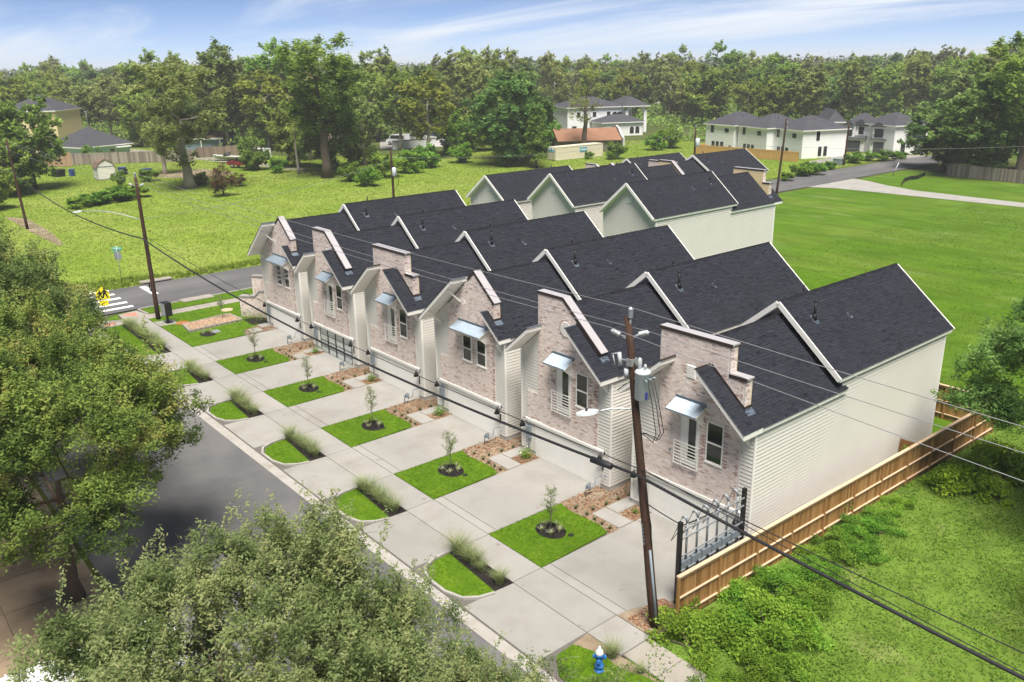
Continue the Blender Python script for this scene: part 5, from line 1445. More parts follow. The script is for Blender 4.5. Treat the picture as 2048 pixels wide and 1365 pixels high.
for i, (x, y, s) in enumerate(((-15.6, 21.2, 1.2), (-15.0, 22.6, 1.4), (-14.2, 23.8, 1.3), (-15.5, 24.2, 1.1), (-15.2, 26.0, 1.0), (-13.4, 24.6, 1.0), (-15.6, 28.4, .75), (-15.3, 30.5, .95), (-14.6, 31.8, .7), (-15.5, 35.0, .7), (-13.2, 20.2, .7), (-15.9, 27.2, .8), (-14.6, 28.0, .8), (-16.0, 29.6, .7), (-14.4, 26.2, .9), (-12.6, 22.6, .9), (-13.4, 21.4, .8), (-15.8, 32.6, .7), (-15.0, 33.6, .75), (-15.9, 36.6, .6), (-16.0, 25.2, .8))):
    put_bush(wd[i % 2], (x, y, -.04), 'bright leafy weeds crowding the foot of the cedar fence', rg.uniform(0, 6), (s, s, s * .95), 'weeds along the cedar fence', 'weed_clump', 'weeds')
for i, (x, y, s) in enumerate(((-14.9, 39.5, 1.25), (-14.2, 41.3, 1.5), (-14.6, 43.4, 1.5), (-13.2, 43.0, 1.4), (-13.0, 40.6, 1.0))):
    put_bush(wd2, (x, y, -.04), 'lime green ferny shrub mass by the far end of the cedar fence', rg.uniform(0, 6), (s, s, s * 1.1), 'lime shrubs by the fence end')
for i, (x, y) in enumerate(((-16.68, 33.6), (-16.6, 38.6))):
    P = np.stack([RNG.normal(0, .08, 260), RNG.normal(0, .10, 260), RNG.uniform(.1, 2.1, 260)], 1) if i else np.stack([RNG.normal(0, .12, 120), RNG.normal(0, .22, 120), RNG.uniform(.0, 1.3, 120)], 1)
    V, F = leaf_quads(P, .10, .07, 660 + i); tag(place('vine', mesh_np('vine', V, F, M['lfE'], RNG.random(len(P))), None, (x, y, 0)), ('thin yellowish vine climbing the middle of the cedar fence', 'vine wrapped round a post of the cedar fence')[i], 'vine')

# --- middle distance and belt trees
def at(u, v, z=0.0):
    """world ground point under a point of the 2048 px photograph"""
    d = CR * ((u - 1024) / FPX) - CU * ((v - 682.5) / FPX) + CF
    t = (z - CAM_H) / d[2]
    return (float(d[0] * t), float(d[1] * t), z)
PROTO = {}
def proto(key, *a, **k):
    PROTO[key] = tree_meshes(*a, **k)
#        seed H   R    base ncl clr  nleaf L   W
proto('round_a', 701, 16, 5.6, 1.2, 40, 2.1, 11000, .78, .50, M['lfA'], M['bark'], sub=9, subr=.55, shape='round', sides=5)
proto('round_b', 702, 15, 6.0, 1.0, 42, 2.1, 11500, .78, .50, M['lfB'], M['bark'], sub=9, subr=.55, shape='round', sides=5)
proto('round_c', 703, 17, 6.2, 1.4, 44, 2.1, 12000, .76, .48, M['lfC'], M['bark'], sub=9, subr=.55, shape='round', sides=5)
proto('tall_a', 704, 20, 5.0, 3.0, 42, 1.9, 10500, .70, .44, M['lfD'], M['barkp'], sub=8, subr=.5, shape='vase', sides=5, twig=1)
proto('tall_b', 705, 21, 5.2, 4.0, 40, 1.8, 9000, .70, .42, M['lfA'], M['barkp'], sub=8, subr=.5, shape='vase', sides=5, twig=1, bare=.2, limbk=1.5)
proto('open_a', 706, 19, 6.5, 3.5, 48, 1.6, 8000, .62, .38, M['lfD'], M['barkp'], sub=7, subr=.5, shape='vase', sides=5, twig=2, bare=.38, limbk=1.7)
proto('open_b', 707, 18, 6.0, 3.5, 42, 1.6, 8000, .62, .38, M['lfB'], M['barkp'], sub=7, subr=.5, shape='vase', sides=5, twig=2, bare=.34, limbk=1.7)
proto('cone', 708, 14, 2.8, .2, 34, 1.2, 9000, .46, .30, M['lfA'], M['bark'], sub=8, subr=.4, shape='cone', sides=5)
proto('small', 709, 8, 3.4, .4, 26, 1.4, 6500, .52, .34, M['lfE'], M['bark'], sub=8, subr=.4, shape='round', sides=5)
proto('small_b', 710, 7, 3.2, .3, 26, 1.4, 6500, .52, .34, M['lfA'], M['bark'], sub=8, subr=.4, shape='round', sides=5)
proto('pecan', 711, 26, 7.2, 8.0, 50, 1.9, 15000, .55, .34, M['lfA'], M['bark'], r0=.72, sub=8, subr=.6, shape='vase', sides=7, twig=2, trunk_top=.68, limbk=1.8, bare=.15)
proto('snag', 712, 10, .9, 6.0, 6, .8, 260, .3, .2, M['lfD'], M['barkp'], r0=.32, sub=4, shape='vase', sides=6, twig=1, trunk_top=.85)
proto('split_oak', 713, 22, 8.0, 4.0, 54, 1.7, 11000, .50, .32, M['lfD'], M['barkp'], r0=.75, sub=8, subr=.55, shape='vase', sides=7, twig=2, bare=.42, trunk_top=.5, limbk=2.0)
proto('leafless', 714, 19, 7.0, 6.0, 40, 1.4, 1500, .42, .26, M['lfB'], M['bark'], r0=.72, sub=6, subr=.5, shape='vase', sides=6, twig=3, bare=.72, trunk_top=.66, limbk=2.2)
proto('dead', 715, 5, 2.0, .5, 18, .8, 2600, .30, .18, M['lfX'], M['bark'], r0=.16, sub=8, subr=.3, shape='round', sides=5, twig=2)
proto('scrub', 716, 3.2, 2.4, .1, 20, .9, 4200, .38, .24, M['lfE'], M['bark'], r0=.08, sub=8, subr=.3, shape='round', sides=4)

def tree_at(key, u, v, label, s=1.0, rz=0, group=None, cat='tree', name='tree'):
    return put_tree(PROTO[key], at(u, v), label, cat, name, rz, s, group)
tree_at('split_oak', 380, 376, 'old oak with bare crooked limbs and low dragging branch standing in the meadow', (1.3, 1.3, 1.04), 1.2)
tree_at('split_oak', 330, 348, 'sparse ivy hung oak just behind the crooked limbed oak', (.6, .6, .72), 3)
tree_at('pecan', 655, 355, 'tallest tree of the meadow, dark trunk and high airy crown against the sky', (1.3, 1.3, 1.0), .4)
tree_at('snag', 598, 348, 'bare broken trunk standing left of the tallest meadow tree', (1, 1, 1.0), 0, cat='dead tree', name='dead_tree')
tree_at('dead', 448, 392, 'brown withered shrub mass on a fallen limb beside the crooked oak', (1, 1, 1.0), 0, cat='dead tree', name='dead_tree')
tree_at('dead', 480, 372, 'low brown heap of dead leaves right of the withered shrub', (.7, .6, .45), 1, cat='brush', name='brush_pile')
tree_at('leafless', 1168, 309, 'large leafless tree with forked bare limbs beside the shipping containers', (1, 1, 1.03), .6)
tree_at('cone', 1072, 336, 'narrow leafy tree in the meadow, left of the shipping containers', (1.0, 1.0, .92), 0)
tree_at('small', 1090, 300, 'broad light green tree behind the narrow meadow tree', (1.05, 1.05, 1.0), 1)
tree_at('leafless', 1392, 240, 'thin bare tree left of the far white houses', (.8, .8, .75), 2)
tree_at('snag', 1940, 310, 'bare brown trunk in the dark trees at the far right', (1, 1, .9), 2, cat='dead tree', name='dead_tree')
tree_at('small', 900, 308, 'bright bushy tree at the meadow edge, left of the dark thicket', (1.25, 1.25, 1.15), .5)
tree_at('round_a', 985, 300, 'dense rounded tree in the middle of the meadow edge', (.6, .6, .58), .5)
tree_at('small_b', 945, 302, 'mid green thicket tree between the bright bushy tree and the dense rounded tree', (1.3, 1.3, 1.25), 2)
tree_at('small', 1035, 296, 'small bright tree right of the dense rounded tree', (.9, .9, .95), 4)
tree_at('open_a', 965, 285, 'tall airy tree with feathery top rising above the meadow thicket', (1.2, 1.2, 1.22), .7)
tree_at('open_b', 860, 318, 'pale limbed sycamore right of the tallest meadow tree', (1.15, 1.15, 1.05), 2.1)
tree_at('open_b', 800, 300, 'pale limbed tree with dead white branches beyond the meadow', (1.2, 1.2, 1.12), 5)
tree_at('open_a', 730, 330, 'drooping olive tree with brown leaves right of the tall dark trunk', (.85, .85, .85), 1.5)
tree_at('round_a', 545, 300, 'leafy tree left of the bare broken trunk', (.85, .85, .85), 3.1)
tree_at('tall_a', 620, 320, 'dense tree close behind the tallest meadow tree', (1, 1, .95), 1)
tree_at('small_b', 510, 340, 'low leaning tree beside the parked red pickup', (.8, .8, .95), .3)
for i, (u, v, s) in enumerate(((700, 362, .9), (735, 372, .9), (770, 355, 1.2), (560, 345, .8), (820, 345, 1.2), (850, 335, 1.3), (920, 325, 1.1))):
    tree_at('scrub', u, v, 'low green scrub along the foot of the meadow trees', (s, s, s), i, 'scrub at the meadow edge', 'shrub', 'shrub')
for i, (u, v, s) in enumerate(((190, 408, .7), (225, 402, .8), (262, 396, .75), (160, 415, .55))):
    tree_at('scrub', u, v, 'overgrown brush heap with fallen branches in the left meadow', (s * 1.6, s * 1.4, s * .75), i, 'brush heap in the left meadow', 'shrub', 'shrub')
tree_at('scrub', 238, 372, 'small round bush right of the white shed', (.55, .55, .75), 0, None, 'shrub', 'shrub')
tree_at('scrub', 395, 370, 'green undergrowth at the foot of the crooked oak', (.9, .8, .6), 0, None, 'shrub', 'shrub')
tree_at('scrub', 300, 362, 'undergrowth left of the crooked oak', (.8, .8, .6), 3, None, 'shrub', 'shrub')
tree_at('scrub', 1232, 318, 'rounded bright bush in front of the ruined shed', (.95, .95, .95), 2, None, 'shrub', 'shrub')
tree_at('scrub', 1178, 318, 'tiny bush against the near shipping container', (.45, .45, .45), 2, None, 'shrub', 'shrub')
tree_at('small', 1340, 296, 'yellow green shrubby tree beside the ruined white facade', (.8, .8, .62), 1)
tree_at('scrub', 1310, 300, 'dark shrub right of the ruined white facade', (1, 1, 1), 4, None, 'shrub', 'shrub')
for i, (u, v, s) in enumerate(((1600, 352, .85), (1630, 350, .75), (1575, 362, .5), (1660, 338, .5))):
    tree_at('scrub', u, v, 'tall roadside weeds on the far side of the side street', (s, s, s * .8), i, 'roadside weeds', 'weeds', 'weed_clump')
for i, (u, v, s) in enumerate(((1705, 326, .8), (1740, 322, .7), (1775, 322, .8), (1800, 318, .6))):
    tree_at('scrub', u, v, 'leafy weeds in front of the far garage houses', (s, s, s * .75), i, 'weeds by the far driveway', 'weeds', 'weed_clump')
# right hand wood
tree_at('round_c', 1885, 338, 'broad low spreading dark tree at the end of the side street', (1.05, 1.05, .72), 2)
tree_at('round_c', 1945, 352, 'big leafy tree in front of the right hand weathered fence', (1.15, 1.15, .98), 1)
tree_at('pecan', 2035, 362, 'tallest dark tree at the right edge behind the weathered fence', (1.0, 1.0, .92), 3)
tree_at('tall_b', 1985, 330, 'tall twiggy tree at the right, left of the tallest dark tree', (1.1, 1.1, 1.05), 1)
tree_at('round_c', 2075, 345, 'dark tree cut by the right edge of the picture', (1, 1, 1.1), 2)
# left edge trees
tree_at('round_a', 72, 378, 'leafy tree in front of the tall yellow house', (.9, .9, 1.0), 0)
tree_at('round_a', 15, 392, 'broad tree at the left edge beside the distant pole', (.8, .8, .62), 3)
tree_at('small_b', -25, 420, 'small tree cut by the left edge of the meadow', (1, 1, 1), 3)
tree_at('small', 150, 318, 'small yellow leaved tree by the grey roofed house', (.55, .55, .6), 3)
tree_at('small_b', 185, 325, 'scrubby tree leaning over the grey weathered fence', (.6, .6, .55), 1)

# belt: rows of trees beyond the meadow, copies of the same kinds
KIND = {'round_a': 'mid green rounded tree in the wooded belt', 'round_b': 'yellow green rounded tree in the wooded belt', 'round_c': 'dark green rounded tree in the wooded belt',
        'tall_a': 'tall olive tree in the wooded belt', 'tall_b': 'tall thin crowned tree in the wooded belt', 'open_a': 'open olive tree with visible limbs in the wooded belt',
        'open_b': 'pale limbed yellow tree in the wooded belt', 'small': 'small bright tree in the wooded belt', 'small_b': 'small green tree in the wooded belt'}
BLOCK = [(-260, -222, 30, 75), (-232, -200, 52, 76), (-205, -172, 75, 105), (-190, -150, 130, 172), (-205, -150, 170, 210), (-140, -75, 150, 205), (-205, -165, 95, 135)]
rb = random.Random(33)
cnt = 0
def blocked(x, y, u, d):
    if any(a < x < b and c < y < e for a, b, c, e in BLOCK): return True
    # keep open sight lines to the houses in the clearings
    for (u0, u1, dd) in ((1100, 1310, 285), (1400, 1850, 250), (0, 345, 215), (345, 560, 200), (860, 980, 225), (740, 900, 215), (1340, 1420, 275)):
        if u0 - 14 < u < u1 + 14 and d < dd: return True
    return False
d = 176.0
while d < 520 and cnt < 285:
    step = 7.6 * (d / 200) ** .8
    u = -60 + rb.uniform(0, 30)
    while u < 2110:
        ang = (u - 1024) / FPX
        dd = d * rb.uniform(.96, 1.05)
        g = CF[:2] / np.linalg.norm(CF[:2]); r_ = CR[:2]
        x, y = g * dd + r_ * ang * dd
        u_here = u
        u += step / dd * FPX * rb.uniform(.75, 1.35)
        if blocked(x, y, u_here, dd) or cnt >= 285: continue
        if x > -60 and dd < 170: continue
        k = rb.choice(['round_a', 'round_a', 'round_b', 'round_c', 'tall_a', 'tall_b', 'open_a', 'open_b', 'tall_a'] if d > 190 else ['round_a', 'round_b', 'small', 'round_c', 'small_b'])
        s = rb.choice((rb.uniform(.7, .95), rb.uniform(.9, 1.12), rb.uniform(1.05, 1.28)))
        put_tree(PROTO[k], (x, y, -.1), KIND[k], 'tree', 'tree', rb.uniform(0, 6.28), (s * rb.uniform(.95, 1.25), s * rb.uniform(.95, 1.25), s), KIND[k] + 's')
        cnt += 1
    d *= 1.095
# far wood that reads as one mass
rg = np.random.default_rng(91)
n = 5200
dist = 430 * (1 + 4.2 * rg.random(n) ** 1.6); ang = rg.uniform(-.66, .66, n)
g = CF[:2] / np.linalg.norm(CF[:2]); r_ = CR[:2]
XY = g[None] * dist[:, None] + r_[None] * (np.tan(ang) * dist)[:, None]
Pn = []; Tn = []; Ls = []
for i in range(n):
    k = 34; h = rg.uniform(14, 23); R_ = rg.uniform(4, 7.5)
    p = rand_unit(rg, k) * rg.random((k, 1)) ** .35 * np.array([R_, R_, h * .42]) + (XY[i][0], XY[i][1], h * .56)
    Pn.append(p); Tn.append(np.clip(rg.normal(.5, .28) + rg.normal(0, .12, k), 0, 1))
Pn = np.concatenate(Pn); Tn = np.concatenate(Tn)
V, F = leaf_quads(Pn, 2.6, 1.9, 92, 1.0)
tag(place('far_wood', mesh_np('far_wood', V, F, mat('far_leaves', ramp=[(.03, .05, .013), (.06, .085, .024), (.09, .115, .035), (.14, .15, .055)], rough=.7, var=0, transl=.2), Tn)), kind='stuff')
# undergrowth carpet under the belt
n = 90000
dist = 165 + 255 * rg.random(n) ** 1.3; ang = rg.uniform(-.62, .62, n)
XY = g[None] * dist[:, None] + r_[None] * (np.tan(ang) * dist)[:, None]
ok = np.ones(n, bool)
for a, b_, c, e in BLOCK: ok &= ~((XY[:, 0] > a) & (XY[:, 0] < b_) & (XY[:, 1] > c) & (XY[:, 1] < e))
ok &= ~((XY[:, 0] > -92) & (XY[:, 1] < 190)) & ~inside(MEADOW, XY[:, 0], XY[:, 1])
XY = XY[ok]; P = np.concatenate([XY, 3.0 * rg.random((len(XY), 1)) ** 2], 1)
V, F = leaf_quads(P, 1.0, .65, 95, .5)
tag(place('undergrowth', mesh_np('undergrowth', V, F, M['lfA'], rg.random(len(P)))), kind='stuff')
# ------------------------------------------------------------------ buildings and things beyond the meadow
def hip(b, x0, x1, y0, y1, z, h, ov=.5, m=0, ridge=None):
    x0 -= ov; x1 += ov; y0 -= ov; y1 += ov
    w = min(x1 - x0, y1 - y0) / 2
    if x1 - x0 > y1 - y0: r = [(x0 + w, (y0 + y1) / 2, z + h), (x1 - w, (y0 + y1) / 2, z + h)]
    else: r = [((x0 + x1) / 2, y0 + w, z + h), ((x0 + x1) / 2, y1 - w, z + h)]
    c = [(x0, y0, z), (x1, y0, z), (x1, y1, z), (x0, y1, z)]
    if x1 - x0 > y1 - y0: fs = [(c[0], c[1], r[1], r[0]), (c[1], c[2], r[1]), (c[2], c[3], r[0], r[1]), (c[3], c[0], r[0])]
    else: fs = [(c[0], c[1], r[0]), (c[1], c[2], r[1], r[0]), (c[2], c[3], r[1]), (c[3], c[0], r[0], r[1])]
    for f in fs: b.face(f, m)
    b.box(x0, x1, y0, y1, z - .2, z - .002, m + 1 if m == 0 else m)
    return b
ROOFG = mat('grey_shingle', (.060, .061, .072), .9, .18, 1.2, bump=.3, bscale=6)
ROOFB = mat('brown_shingle', (.17, .115, .09), .9, .2, 1.2, bump=.3, bscale=6)
ROOFO = mat('rust_roof', (.25, .135, .085), .85, .15, .6)
STUC = mat('white_stucco', (.76, .76, .75), .8, .04, .7)
WINF = mat('dark_frame', (.03, .03, .035), .4, .1, 3)
GDOOR = mat('charcoal_door', (.055, .06, .07), .5, .06, 2)
YELW = mat('yellow_siding', (.66, .54, .32), .75, .05, 1, stretch=(1, 1, 6))
BLUW = mat('pale_blue_siding', (.42, .54, .66), .75, .06, 1)
def win(parent, x, y, z, w, h, face, frame=WINF, mull=True, d=.06):
    """window on a wall facing -y ('f'), +x ('r')"""
    b = MB()
    def bx(b, a0, a1, z0, z1, d0, d1):
        if face == 'f': b.box(x + a0, x + a1, y - d1, y - d0, z + z0, z + z1)
        else: b.box(x + d0, x + d1, y + a0, y + a1, z + z0, z + z1)
    t = .07
    bx(b, -t, w + t, -t, 0, .0, d); bx(b, -t, w + t, h, h + t, 0, d); bx(b, -t, 0, 0, h, 0, d); bx(b, w, w + t, 0, h, 0, d)
    if mull: bx(b, 0, w, h * .5 - .04, h * .5 + .04, .0, d * .9)
    f = b.obj('window', frame, parent)
    b = MB(); bx(b, 0, w, 0, h, .005, .02); b.obj('pane', M['glass'], f)
def hip_house(label, loc, w, dp, h, rh, wall, roof, wins, rz=0, name='house', group=None, ov=.5):
    t = thing(name, label, 'house', loc, rz, group)
    b = MB(); b.box(-w, 0, 0, dp, -.3, h); b.obj('wall', wall, t)
    b = MB(); hip(b, -w, 0, 0, dp, h + .02, rh, ov); b.obj('roof', [roof, M['white']], t)
    for f, a, z, ww, hh, *r in wins:
        if f == 'f': win(t, a, 0, z, ww, hh, 'f', *(r or [WINF]))
        else: win(t, 0, a, z, ww, hh, 'r', *(r or [WINF]))
    return t
# three white two-storey houses behind the new fence (front faces -y, side +x)
P1 = at(1597, 316)
W3 = [(-31.6, 11.6), (-15.8, 6.2), (0, 0)]
labs = ('leftmost of the three white houses behind the orange fence', 'middle one of the three white houses behind the orange fence', 'rightmost of the three white houses behind the orange fence, showing its lit side')
xw = [at(1410, 292), at(1474, 298), at(1541, 304)]
def white_house(i, loc, rz, w, dp):
    wins = [('f', -w + 1.7, 3.9, .8, 1.5), ('f', -w * .32, 4.1, 1.1, .75), ('f', -w + 2.2, .3, .8, 1.5), ('f', -w + 3.6, .3, .8, 1.5), ('f', -w + 5.0, .3, .8, 1.5), ('f', -1.4, .2, .6, .9)]
    if i == 2: wins += [('r', 3.5, 3.6, .7, 1.7), ('r', 4.2, .4, .7, 1.8), ('r', 5.6, .4, .7, 1.8)]
    t = hip_house(labs[i], loc, w, dp, 5.7, 2.6, STUC, ROOFG, wins, rz, 'white_house', 'white houses behind the orange fence')
    b = MB(); b.box(-w + 1.0, -w + 1.5, -.5, -.05, 0, .6); b.obj('air_conditioner', M['meter'], t)
    for k in range(3):
        b = MB(); b.cyl(-w * .3 - k * 1.7, dp * .45 + k, 6.5, 8.0, .07, 6); b.obj('vent_pipe', M['black'], t)
def frame_from(uL, vL, uR, vR, z=0):
    a = Vector(at(uL, vL, z)); c = Vector(at(uR, vR, z)); d = c - a
    return a, c, math.atan2(d.y, d.x), d.length
a, c, rzw, Lw = frame_from(1546, 312, 1606, 321)
for i, (uL, vL, uR, vR) in enumerate(((1410, 297, 1466, 303), (1474, 303, 1531, 311), (1541, 309, 1602, 318))):
    a, c, rz, Ln = frame_from(uL, vL, uR, vR)
    white_house(i, tuple(c), rz, Ln, 11.5)
# fence of new boards in front of them
a, c, rz, Ln = frame_from(1388, 307, 1597, 324)
t = thing('wooden_fence', 'new orange wooden fence in front of the three white houses', 'fence', tuple(a), rz)
n = int(Ln / .3)
me = MB().box(0, .285, -.02, .02, 0, 1.95).data('board', M['fence2'])
for i in range(n): place('board', me, t, (i * .3, RNG.uniform(-.01, .01), RNG.uniform(-.03, .03)))
me = MB().box(-.06, .06, -.1, -.02, 0, 2.0).data('post', M['fence2'])
for i in range(0, n, 8): place('post', me, t, (i * .3, 0, 0))
b = MB(); b.box(0, Ln, -.05, -.02, 1.7, 1.8); b.box(0, .3, .02, 4, 0, 1.9); b.obj('rail', M['fence2'], t)
# garage houses at the end of the drive
def garage_house(label, loc, rz, w, dp, s=1.0, dark=False):
    t = thing('garage_house', label, 'house', loc, rz, 'white houses with charcoal garage doors', s)
    b = MB(); b.box(-w, 0, 1.6, dp, -.2, 5.6); b.box(-w, 0, 0.05, 1.58, -.2, 2.9); b.box(-w + .2, -w * .52, .25, 1.58, 3.12, 5.5)
    b.obj('wall', STUC, t)
    b = MB(); hip(b, -w, 0, 1.6, dp, 5.62, 2.3, .5); b.obj('roof', [ROOFG, GDOOR], t)
    b = MB(); b.prism([(-w - .3, 5.55), (-w * .5, 5.55), (-w * .75, 6.65)], -.3, 4, 'y'); b.prism([(-w * .75, 5.5), (.2, 5.5), (-w * .3, 7.0)], 1.1, 4, 'y'); b.obj('gable', [GDOOR], t)
    b = MB(); b.face([(-w - .2, -.45, 2.9), (.2, -.45, 2.9), (.2, 1.6, 3.4), (-w - .2, 1.6, 3.4)]); b.box(-w - .2, .2, -.45, 1.6, 2.78, 2.895); b.obj('canopy_roof', [GDOOR], t)
    b = MB(); b.box(-w + .7, -.9, -.02, .04, .02, 2.35); g = b.obj('garage_door', GDOOR, t)
    for k in range(4): b = MB(); b.box(-w + .72, -.92, -.04, -.02, .05 + k * .58, .58 + k * .58); b.obj('panel', GDOOR, g)
    b = MB(); b.box(-w * .9, -w * .60, .20, .24, 3.3, 5.1); b.obj('balcony_recess', WINF, t)
    b = MB(); b.box(-w + .15, -w * .53, .1, .14, 3.12, 3.9) if 0 else b.box(-w + .15, -w * .53, .12, .16, 3.85, 3.92)
    for q in range(9): b.box(-w + .2 + q * w * .033, -w + .23 + q * w * .033, .12, .16, 3.2, 3.85)
    b.obj('railing', WINF, t)
    win(t, -w * .38, 1.6, 3.7, .95, 1.5, 'f'); win(t, 0, 4, 1.2, .9, 1.6, 'r')
    for x in (-w + .4, -.5): b = MB(); b.box(x - .06, x + .06, -.1, .05, 1.7, 2.05); b.obj('wall_lamp', WINF, t)
    return t
def by_px(fn, label, uL, vL, uR, vR, dp, **k):
    a, c, rz, Ln = frame_from(uL, vL, uR, vR); return fn(label, tuple(c), rz, Ln, dp, **k)
by_px(garage_house, 'left garage house with charcoal double door behind the slim dark pole', 1682, 302, 1727, 304, 11)
by_px(garage_house, 'right garage house with charcoal double door and recessed balcony', 1738, 306, 1796, 309, 11)
a, c, rz, Ln = frame_from(1652, 298, 1682, 298)
hip_house('plain white house between the three fenced houses and the garage houses', tuple(c), Ln, 14, 6.0, 2.5, STUC, ROOFG, [], rz, 'white_house')
a, c, rz, Ln = frame_from(1800, 309, 1850, 306)
t = hip_house('dark clad white house half hidden by the low spreading tree', tuple(c), Ln * 1.3, 10, 6.0, 2.4, STUC, ROOFG, [('f', -Ln, .2, 1.0, 2.2), ('f', -Ln * .5, 3.4, 1.2, 2.0)], rz, 'white_house')
b = MB(); b.box(-Ln * .75, -Ln * .1, -.25, 0, 2.4, 6.6); b.obj('dark_cladding', GDOOR, t)
sheet('far_forecourt', [at(1600, 322), at(1690, 308), at(1830, 312), at(1850, 320), at(1760, 326), at(1640, 330)] and [tuple(at(u, v)[:2]) for u, v in ((1605, 326), (1690, 309), (1850, 311), (1850, 317), (1700, 318), (1640, 327))], -.02, M['conc'])
t = thing('utility_box', 'dark green utility box beside the slim dark pole', 'utility box', at(1676, 329)); b = MB(); b.box(-.8, .8, -.6, .6, 0, 1.0); b.obj('cabinet', M['lfC'] if 0 else M['meter'], t); b = MB(); b.prism([(-.85, 1.0), (.85, 1.0), (.8, 1.12), (-.8, 1.12)], -.65, .65, 'y'); b.obj('lid', M['meter'], t)
t = thing('guy_guard', 'thin leaning white marker post beside the far road', 'marker post', at(1785, 352)); b = MB(); b.tube([(0, 0, 0), (.7, .3, 2.3)], .09, 6); b.obj('post', M['porc'], t)
t = thing('silt_fence', 'black plastic silt fence sagging at the edge of the far pavement', 'silt fence', (0, 0, 0)); b = MB()
q = [at(1803, 372), at(1808, 364), at(1822, 360), at(1836, 358), at(1850, 352)]
for i in range(4): b.bar((q[i][0], q[i][1], .3), (q[i + 1][0], q[i + 1][1], .3 + .1 * (i % 2)), .05, .6)
b.obj('fabric', M['black'], t)
for i in range(5): b = MB(); b.cyl(q[i][0], q[i][1], -.1, .8, .03, 5); b.obj('stake', M['pole'], t)
# weathered fence on the right
a, c, rz, Ln = frame_from(1893, 352, 2110, 374)
def board_fence(label, a, rz, Ln, h, mt, bw=.3, group=None):
    t = thing('wooden_fence', label, 'fence', tuple(a), rz, group); ds = [MB().box(0, bw - .015, -.02, .02, 0, h, t=k / 3).data('board', mt) for k in range(4)]
    for i in range(int(Ln / bw)): place('board', ds[int(RNG.integers(0, 4))], t, (i * bw, RNG.uniform(-.02, .02), RNG.uniform(-.06, .04)))
    b = MB(); b.box(0, Ln, .02, .06, .5, .6); b.box(0, Ln, .02, .06, h - .5, h - .4); b.obj('rail', mt, t)
    return t
board_fence('grey weathered board fence under the trees at the far right', a, rz, Ln, 2.1, M['fence3'])
# mansion with arches
a, c, rz, Ln = frame_from(1135, 270, 1290, 264)
t = thing('mansion', 'large white house with dark hip roofs and tall arched porch', 'house', tuple(a), rz)
w = Ln
b = MB(); b.box(0, w * .72, 0, 14, -.2, 7.4); b.box(w * .30, w * .80, -9, -.02, -.2, 3.6); b.obj('wall', STUC, t)
b = MB(); hip(b, 0, w * .72, 0, 14, 7.45, 2.6, .6); hip(b, w * .30, w * .80, -9, -.6, 3.65, 1.9, .6); hip(b, w * .70, w, -1, 11, 7.5, 2.5, .7); b.obj('roof', [ROOFG, M['white']], t)
b = MB()
for x in (w * .74, w * .98):
    for y in (-.5, 10): b.box(x - .45, x + .45, y - .4, y + .4, 0, 6.2)
def arch(b, x0, x1, y, z0, z1, zt):
    n = 8; r = (x1 - x0) / 2; cx = (x0 + x1) / 2
    for k in range(n):
        f0, f1 = k / n, (k + 1) / n; xa, xb = x0 + (x1 - x0) * f0, x0 + (x1 - x0) * f1
        za = z0 + math.sqrt(max(0, 1 - ((xa - cx) / r) ** 2)) * (z1 - z0); zb = z0 + math.sqrt(max(0, 1 - ((xb - cx) / r) ** 2)) * (z1 - z0)
        b.prism([(xa, za), (xb, zb), (xb, zt), (xa, zt)], y - .3, y + .3, 'y')
arch(b, w * .74, w * .98, -.5, 5.0, 7.0, 7.4)
b.obj('porch', STUC, t)
for x in (w * .60, w * .66): 
    b = MB(); b.prism([(x + math.cos(k / 8 * math.pi) * .9, 5.0 + math.sin(k / 8 * math.pi) * 1.0) for k in range(9)] + [(x - .9, 3.9), (x + .9, 3.9)], -.06, -.01, 'y'); b.obj('arched_window', M['glass'], t)
for x in (w * .66, w * .73):
    b = MB(); b.prism([(x + math.cos(k / 8 * math.pi) * .6, 1.6 + math.sin(k / 8 * math.pi) * .8) for k in range(9)] + [(x - .6, .5), (x + .6, .5)], -9.06, -9.01, 'y'); b.obj('arched_window', M['glass'], t)
for x in (w * .12, w * .32, w * .50): win(t, x, 0, 4.8, .9, 1.2, 'f')
for x in (w * .06, w * .4): win(t, x, 0 if x < w * .3 else -9, .9, 1.2, 1.3, 'f')
# long shed with ruined white facade
a, c, rz, Ln = frame_from(1118, 306, 1242, 302)
t = thing('old_shed', 'long low shed with rust red roof and crumbling white gabled facade', 'building', tuple(a), rz)
FACW = mat('peeling_white', (.50, .50, .49), .9, .25, .6, patch=((.15, .14, .13), .5, .55, .72))
b = MB(); b.box(0, Ln, 0, 10, -.2, 2.7); b.obj('wall', M['fence3'] if 0 else mat('grey_boards', (.17, .155, .135), .9, .3, 1), t)
b = MB(); b.face([(-.4, -.5, 2.6), (Ln, -.5, 2.6), (Ln, 5, 5.0), (-.4, 5, 5.0)]); b.face([(Ln, 10.5, 2.6), (-.4, 10.5, 2.6), (-.4, 5, 5.0), (Ln, 5, 5.0)]); b.box(-.4, Ln, -.5, -.4, 2.45, 2.6); b.obj('roof', ROOFO, t)
prof = [(-1.5, 0), (11.5, 0), (11.5, 2.9), (9.6, 3.2), (8.6, 4.4), (6.6, 5.2), (4.8, 5.5), (2.6, 5.0), (.4, 3.6), (-1.5, 3.0)]
b = MB(); b.prism(prof, Ln + .01, Ln + .4, 'x'); f = b.obj('facade', FACW, t)
b = MB(); b.box(Ln + .4, Ln + .44, 4.0, 5.2, 0, 2.3); b.obj('doorway', WINF, f); b = MB(); b.box(Ln + .4, Ln + .46, .2, 10.5, 2.95, 3.1); b.obj('ledge', M['fence3'] if 0 else WINF, f)
